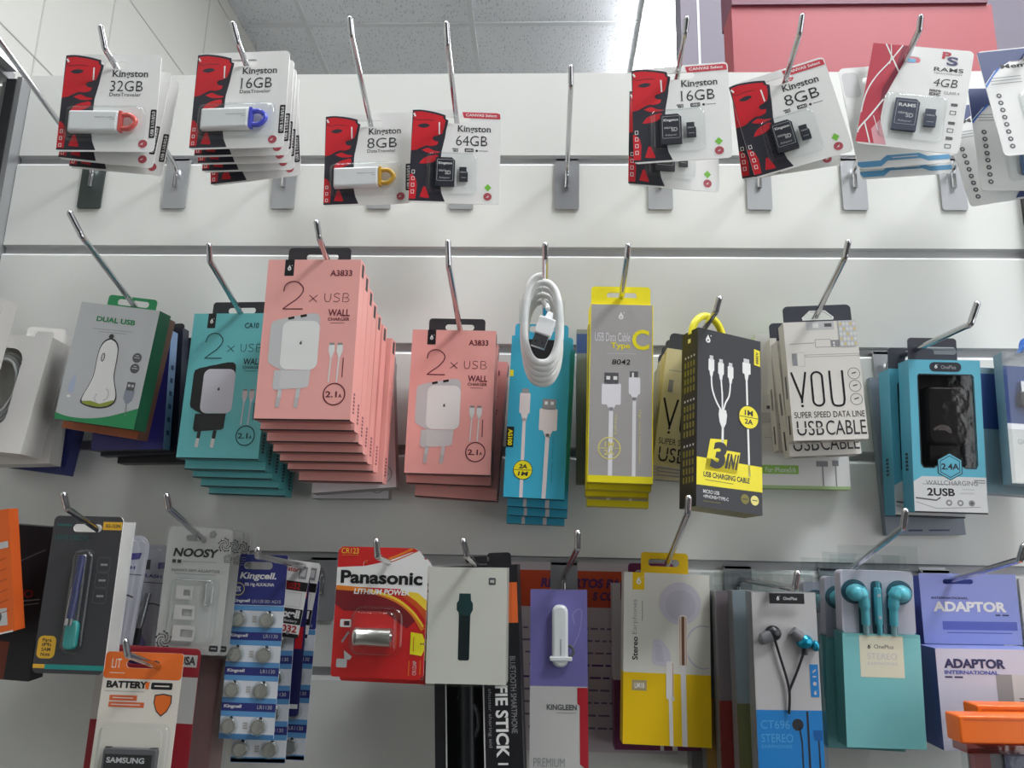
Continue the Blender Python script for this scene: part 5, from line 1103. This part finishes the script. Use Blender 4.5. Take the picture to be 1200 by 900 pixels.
# earphone boxes
EW = paper('box_pearl', (228, 226, 216)); EY = paper('box_sun_yellow', (244, 202, 16)); EYT = paper('tab_sun_yellow', (238, 196, 20)); PLM = paper('box_plum', (112, 44, 84)); PLMW = paper('box_plum_white', (206, 198, 200))
def ear_box(label, p, wh, ye, tabm):
    t = thing('earphone_box', label, 'earphones', p); W, H, T = .0710, .1345, .0190; b = MB(W, H); b.box(-W / 2, W / 2, 0, T, 0, H, wh, wh, ye, wh)
    EBUD = paper('earbud_print', (212, 208, 218)); EBD = paper('earbud_print_line', (198, 194, 204)); STM = paper('earbud_stem', (236, 232, 230)); GLD = paper('stem_gold', (206, 156, 100))
    b.R(0, .592, 1, 1, ye, 0); b.add([(-W / 2 - .0001, T, 0), (-W / 2 - .0001, 0, 0), (-W / 2 - .0001, 0, b.Z(.592)), (-W / 2 - .0001, T, b.Z(.592))], [(3, 2, 1, 0)], ye); b.add([(W / 2 + .0001, 0, 0), (W / 2 + .0001, T, 0), (W / 2 + .0001, T, b.Z(.592)), (W / 2 + .0001, 0, b.Z(.592))], [(0, 1, 2, 3)], ye)
    b.R(.10, 0, .238, .105, ye, 1); b.drop(.172, .052, .0060, WHITE, 2, ye)
    b.T('Stereo', .10, .385, .165, .52, INK, 1, .02, 90); b.T('Earphones', .10, .165, .165, .37, GREY, 1, -.005, 90); b.L([(.215, .17), (.215, .29)], .0005, GREY, 1)
    b.O(.92, .42, .0150, .0009, EBD, 1) if False else b.L([(.92 + .20 * math.cos(a), .43 + .125 * math.sin(a)) for a in [RAD(60 + 240 * i / 20) for i in range(21)] if .92 + .20 * math.cos(a) < .995], .0012, EBD, 1)
    b.C(.655, .178, .0172, EBUD, 2); b.C(.66, .19, .0125, paper('earbud_print_core', (202, 198, 210)), 3)
    b.R(.635, .245, .735, .55, STM, 4, .003); b.L([(.65, .26), (.65, .54)], .0007, GLD, 5); b.L([(.72, .26), (.72, .54)], .0007, GLD, 5); b.L([(.685, .255), (.685, .54)], .0026, paper('stem_brown', (120, 84, 60)), 5)
    b.P(spline2([(.34, .40), (.42, .395), (.52, .45), (.545, .52), (.5, .55), (.34, .54), (.33, .47), (.34, .40)], 3)[:-1], EBUD, 2); b.P([(.37, .42), (.44, .43), (.47, .53), (.37, .52)], paper('earbud_print_core', (202, 198, 210)), 3)
    b.R(.49, .52, .575, .74, STM, 4, .002); b.L([(.567, .53), (.567, .72)], .0006, GLD, 5); b.R(.56, .725, .585, .745, STM, 4); b.L([(.54, .74), (.55, 1.0)], .0030, STM, 3); b.L([(.685, .55), (.70, 1.0)], .0042, STM, 3)
    b.R(.10, .635, .27, .695, paper('tag_taupe', (176, 160, 120)), 1); b.T('LM18', .13, .65, .24, .682, WHITE, 2, .03)
    b.build('box', t); tab(t, W, H, .0170, T * .2, tabm, -.0020, .0260, .0058, H + .0085, -.0210, .0185); return t
eb = ear_box('white and yellow earphone box with yellow hanging tab', (.0995, -.0500, -.1314, 1.1, 1, .2), EW, EY, EYT)
ear_box('white and plum earphone box behind the white and yellow one', (.0955, -.0240, -.1400, -.6, 0, 0), PLMW, PLM, PLM)

# clear earphone boxes with blue lower card
ICE = paper('card_ice', (208, 202, 202)); BLU = paper('card_azure', (36, 136, 212)); BTEAL = mat('bud_teal', (30, 150, 180), .2, .5)
def clear_ear(label, p, lower, full=True, upper=ICE):
    t = thing('earphone_box', label, 'earphones', p, 'clear fronted earphone boxes'); W, H, T = .0500, .1450, .020
    b = MB(W, H, .005); b.box(-W / 2 + .0005, W / 2 - .0005, .005, T, 0, H, upper, paper('box_smoke_side', (128, 126, 128)))
    b.R(.01, .585, .99, 1, lower, 0)
    if full:
        b.T('CT696', .07, .635, .50, .675, paper('azure_pale', (96, 176, 230)), 1, -.005); b.T('STEREO', .07, .70, .54, .74, paper('azure_pale', (96, 176, 230)), 1, .0); b.T('EARPHONES', .07, .752, .52, .768, paper('azure_pale', (96, 176, 230)), 1, .0)
        b.L([(.77, .59), (.77, .95)], .0016, INK, 1); b.C(.62, .655, .0042, INK, 1); b.L([(.64, .66), (.67, .74), (.67, .95)], .0012, INK, 1); b.P([(.84, .68), (.98, .68), (.97, .73), (.86, .73)], paper('azure_deep', (24, 100, 176)), 1); b.L([(.92, .73), (.92, .95)], .0012, INK, 1)
        b.R(.84, .36, .965, .52, BLU, 1); b.drop(.905, .50, .0030, ICE, 2); b.C(.905, .455, .0014, ICE, 2); b.L([(.88, .42), (.93, .42)], .0010, ICE, 2); b.L([(.88, .40), (.93, .385)], .0010, ICE, 2)
    b.build('box', t)
    lab = MB(W, H, -.0012); lab.R(.24, .002, .77, .055, BLACK, 0); lab.drop(.37, .028, .0032, WHITE, 1, BLACK); lab.T('OnePlus', .45, .02, .66, .036, LGREY, 1, .02); 
    if full: lab.build('brand_label', t)
    f = MB(); f.box(-W / 2, W / 2, -.001, T + .0005, -.0005, H + .0005, CLEAR); cv = f.build('clear_box', t)
    if full:
        e = MB(W, H)
        e.dome((e.X(.29), .0015, e.Z(.205)), .0062, .0052, .0058, PLASTB, 16, 10); e.tube([(e.X(.25), .001, e.Z(.215)), (e.X(.12), .001, e.Z(.235))], [.0050, .0042], mat('eartip_grey', (112, 112, 116), .4), 14); e.dome((e.X(.12), .001, e.Z(.235)), .0026, .0042, .0042, mat('eartip_grey', (112, 112, 116), .4), 12, 8); e.build('earbud', t)
        e = MB(W, H); e.dome((e.X(.76), .0015, e.Z(.245)), .0064, .0050, .0054, BTEAL, 16, 10); e.tube([(e.X(.70), .001, e.Z(.225)), (e.X(.58), .001, e.Z(.19))], [.0044, .0036], mat('eartip_grey', (112, 112, 116), .4), 14); e.dome((e.X(.92), .0015, e.Z(.265)), .0028, .0042, .0042, BTEAL, 12, 8); e.tube([(e.X(.76), .001, e.Z(.275)), (e.X(.745), .001, e.Z(.31))], .0022, PLASTB, 10); e.build('earbud', t)['label'] = 'teal metallic earbud'
        e = MB(W, H); e.tube(spline([(e.X(.32), .002, e.Z(.24)), (e.X(.40), .002, e.Z(.34)), (e.X(.47), .002, e.Z(.43)), (e.X(.50), .002, e.Z(.50)), (e.X(.485), .003, e.Z(.60))], 6), .0010, PLASTB, 8); e.tube(spline([(e.X(.745), .002, e.Z(.30)), (e.X(.62), .002, e.Z(.40)), (e.X(.51), .002, e.Z(.48)), (e.X(.50), .002, e.Z(.50))], 6), .0010, PLASTB, 8); e.build('cord', t)
    fl = MB(W, H)
    fl.slab(rr(-W * .48, H + .0006, W * .48, H + .016, .002), .008, .0083, CLEAR2, holes=[rr(-.009 + .008, H + .006, .009 + .008, H + .0125, .003)]); fl.build('hang_flap', t)
    return t
clear_ear('front clear earphone box with blue lower card and dark earbuds', (.1830, -.1060, -.1545, -.4, 3, 2), BLU)
for (x, lw, up, lb) in ((.1745, paper('card_olive', (120, 122, 78)), paper('card_steel_pale', (150, 164, 172)), 'clear earphone box directly behind the blue one, steel and olive edge at its left'), (.1650, paper('card_red_dim', (142, 44, 40)), paper('card_mauve', (140, 128, 134)), 'clear earphone box with red lower edge, third in the stack beside the blue one'), (.1570, paper('card_amber_dim', (168, 128, 60)), paper('card_smoke', (118, 116, 120)), 'clear earphone box with amber lower edge, fourth in the stack beside the blue one'), (.1480, paper('card_smoke', (118, 116, 120)), paper('card_ash', (134, 130, 132)), 'rearmost smoky clear earphone box beside the yellow earphone box')):
    k = (.1745 - x); clear_ear(lb, (x, -.0830 - .0 + k * 2.2, -.1540 - k * .10, -.4, 2, 1), lw, False, up)

# turquoise earbud boxes in clear bags
AQB = paper('box_mint', (130, 204, 206)); AQBS = paper('box_mint_side', (70, 148, 150)); TRAY = paper('tray_lilac', (200, 198, 212)); EBT = mat('bud_aqua', (96, 194, 210), .3); WELL = paper('tray_well', (52, 96, 112))
def bud_box(label, p):
    t = thing('earphone_box', label, 'earphones', p, 'turquoise earbud boxes'); W, H, T = .0606, .0848, .018
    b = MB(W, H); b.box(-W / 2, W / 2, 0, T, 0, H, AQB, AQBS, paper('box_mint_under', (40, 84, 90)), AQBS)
    b.R(.215, .015, .775, .385, CREAM, 0); b.drop(.335, .115, .0034, INK, 1, CREAM); b.T('OnePlus', .40, .095, .65, .13, DGREY, 1, .0); b.T('STEREO', .31, .17, .69, .225, LGREY, 1, .0); b.T('EARPHONES', .31, .25, .69, .275, LGREY, 1, .0)
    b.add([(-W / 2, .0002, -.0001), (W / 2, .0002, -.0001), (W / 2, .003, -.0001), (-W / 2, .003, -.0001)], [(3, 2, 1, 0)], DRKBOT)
    b.build('box', t)
    zt = H + .0485; tr = MB(.0575, .0490, .0030); tr.slab(rr(-.0288, H - .001, .0288, zt, .004), .0030, T - .002, TRAY)
    X = lambda u: (u - .5) * .0575; Z = lambda v: H - .001 + (1 - v) * .0495
    for sg, u0 in ((1, .18), (-1, .80)):
        tr.flat(el(X(u0), Z(.335), .0104, .0096), .0029, WELL); tr.flat([(X(u0 + .03 * sg), Z(.17)), (X(u0 + .10 * sg), Z(.20)), (X(u0 + .185 * sg), Z(.40)), (X(u0 + .19 * sg), Z(1.0)), (X(u0 + .05 * sg), Z(1.0)), (X(u0 + .05 * sg), Z(.45))], .00285, WELL)
    tr.flat(rr(X(.41), Z(1.0), X(.565), Z(.16), .003), .0029, WELL)
    tr.build('tray', t)
    for sg, u0 in ((1, .18), (-1, .80)):
        e = MB(); c = (X(u0), -.0005, Z(.345)); e.dome(c, .0078, .0060, .0068, EBT, 18, 10)
        e.tube(spline([(X(u0 + .03 * sg), -.0005, Z(.30)), (X(u0 + .095 * sg), -.0005, Z(.42)), (X(u0 + .115 * sg), -.0005, Z(.60)), (X(u0 + .120 * sg), -.0005, Z(.84))], 6), [.0056] * 6 + [.0042] * 6 + [.0032] * 7, EBT, 12); e.tube([(X(u0 + .120 * sg), -.0003, Z(.84)), (X(u0 + .122 * sg), 0, Z(.99))], .0022, mat('strain_relief_pale', (150, 190, 196), .4), 10); e.build('earbud', t)
    e = MB(); e.rslab(lambda i: rr(X(.445) + i, Z(.86) + i, X(.525) - i, Z(.25) - i, .0022), -.0022, .0028, EBT, .0012, 3); e.tube([(X(.485), -.0005, Z(.17)), (X(.485), -.0005, Z(.27))], .0016, EBT, 8); e.tube([(X(.485), -.0005, Z(.84)), (X(.487), 0, Z(.99))], .0020, EBT, 8)
    e.y = -.0022
    for v in (.38, .72): e.flat(el(X(.485), Z(v), .0013), -.0024, TRAY)
    e.build('cord_remote', t)
    f = MB(); f.box(-.0300, .0300, -.0050, -.0048, H - .002, zt + .0015, CLEAR); f.box(-.0315, .0315, T + .0006, T + .0008, -.001, zt + .012, CLEAR2); f.slab([(-.0315, zt + .0025), (.0315, zt + .0025), (.0315, zt + .020), (-.0315, zt + .020)], -.0012, -.0010, CLEAR, holes=[rr(-.018, zt + .006, .004, zt + .0125, .003)])
    f.build('clear_bag', t); return t
qb = bud_box('front turquoise earbud box with aqua earbuds in a lilac tray', (.2646, -.0700, -.1248, .4, 1, 3))
dup(qb, (.2585, -.0450, -.1305, 1.6, 0, 2), 'second turquoise earbud box, left edge showing behind the front one', 'turquoise earbud boxes')
dup(qb, (.2500, -.0215, -.1345, 1.0, 0, 1), 'rearmost turquoise earbud box in its clear bag against the wall', 'turquoise earbud boxes')

# adaptor pack
LAV = paper('header_lavender', (142, 154, 216)); LAVD = paper('header_violet_blue', (84, 98, 180)); LW = paper('box_lavender_white', (206, 208, 226)); NVI = paper('ink_indigo', (46, 48, 96)); LSD = paper('box_indigo_side', (70, 84, 150))
t = thing('adaptor_pack', 'lavender header card with white lettering and white adaptor box below', 'adaptor', (.3566, -.0330, -.0489, -.5, 0, 1.5)); W, H = .0800, .0571
b = MB(W, H); b.slab(rr(-W / 2, 0, W / 2, H, .001), 0, .0006, LAV, holes=[slot(W, H, .40, .115, .025, .0040)])
b.T('INTERNATIONAL', .11, .335, .49, .368, NVI, 1, .02); b.T('ADAPTOR', .12, .40, .87, .545, WHITE, 1, .045); b.L([(.75, .588), (.80, .588)], .0012, NVI, 1); b.L([(.82, .588), (.885, .588)], .0012, NVI, 1); b.R(.2, .68, .96, .80, LAVD, 1); b.L([(.24, .84), (.9, .84)], .0008, LAVD, 1)
b.build('header_card', t)
b = MB(.0820, .0800, -.0300); x0, x1 = -.0455, .0365; b.box(x0, x1, -.0300, -.0004, -.0765, -.0005, LW, LSD, NVI, LAV)
def bt(s_, u0, v0, u1, v1, m_, bold=0, l=1):
    V, F = text_mesh(s_, bold); b.add([(x0 + (u0 + a * (u1 - u0)) * (x1 - x0), -.0300 - .0002 - l * .00007, -.0005 - (v1 - c_ * (v1 - v0)) * .076) for a, c_ in V], F, m_)
def br(u0, v0, u1, v1, m_, l=0): b.flat(rr(x0 + u0 * (x1 - x0), -.0005 - v1 * .076, x0 + u1 * (x1 - x0), -.0005 - v0 * .076), -.0300 - .0001 - l * .00007, m_)
bt('ADAPTOR', .07, .10, .65, .195, NVI, .045); bt('INTERNATIONAL', .07, .215, .58, .255, LAVD, .03); br(.07, .275, .14, .293, NVI); br(.16, .275, .24, .293, NVI)
br(.55, .25, .70, .60, GREY); br(.70, .25, .98, .60, LGREY); 
for k in range(4): br(.75, .48 + .028 * k, .84, .492 + .028 * k, DGREY, 1)
br(.87, .38, .91, .58, DGREY, 1); br(.86, .26, .96, .285, DGREY, 1)
b.build('adaptor_box', t)
t = thing('adaptor_pack', 'blue header card of a second adaptor pack behind the lavender one', 'adaptor', (.3500, -.0180, -.0640, 0, 0, 0)); b = MB(.078, .070); b.slab(rr(-.039, 0, .039, .070, .001), 0, .0006, LAVD); b.build('header_card', t)
t = thing('adaptor_pack', 'white card edge right of the lavender adaptor header at right edge', 'adaptor', (.4330, -.0080, -.0600, 0, 0, 0)); b = MB(.04, .066); b.slab(rr(-.020, 0, .020, .066, .001), 0, .003, WHITE); b.R(.2, .1, .8, .2, LGREY, 0); b.build('card', t)

# orange cases at the bottom right corner
OC = mat('case_orange', (240, 110, 20), .28, bump=.03); OCD = mat('case_orange_deep', (214, 88, 20), .3)
def case_pack(label, p, hh):
    t = thing('case_pack', label, 'case', p, 'orange cases in clear packs'); W = .10
    b = MB(W, hh); f_ = lambda i: rr(-W / 2 + i, i, W / 2 - i, hh - i, .0014); b.rslab(f_, 0, .020, OC, .0012, 4); b.L([(.03, .14), (.97, .14)], .0012, OCD, 1); b.build('case_lid', t)
    c = MB(); c.box(-W / 2 + .003, W / 2 - .003, -.001, .020, -.0060, -.0005, clear('clear_rose', (226, 170, 160), .12)); c.build('clear_rim', t)
    g = MB(W, .03); g.box(-W / 2 + .006, W / 2 - .006, -.004, .016, -.046, -.0068, CLEAR); g.build('clear_tray', t)
    d = MB(); d.box(-W / 2 + .012, W / 2 - .01, .017, .019, -.046, -.0065, paper('case_card_grey', (150, 148, 150))); d.box(-W / 2 + .012, -W / 2 + .026, .015, .017, -.046, -.0085, paper('case_card_rose', (150, 84, 84))); d.box(-W / 2 + .036, W / 2 - .01, .015, .017, -.046, -.0075, paper('case_card_slate', (84, 88, 120))); d.build('backing_card', t)
    return t
oc = case_pack('front orange case in clear pack at bottom right corner', (.3430, -.1300, -.1085, -.8, 0, 0), .0185)
case_pack('rear orange case showing just above the front one at bottom right corner', (.3680, -.1060, -.1100, -.4, 0, 0), .0240)
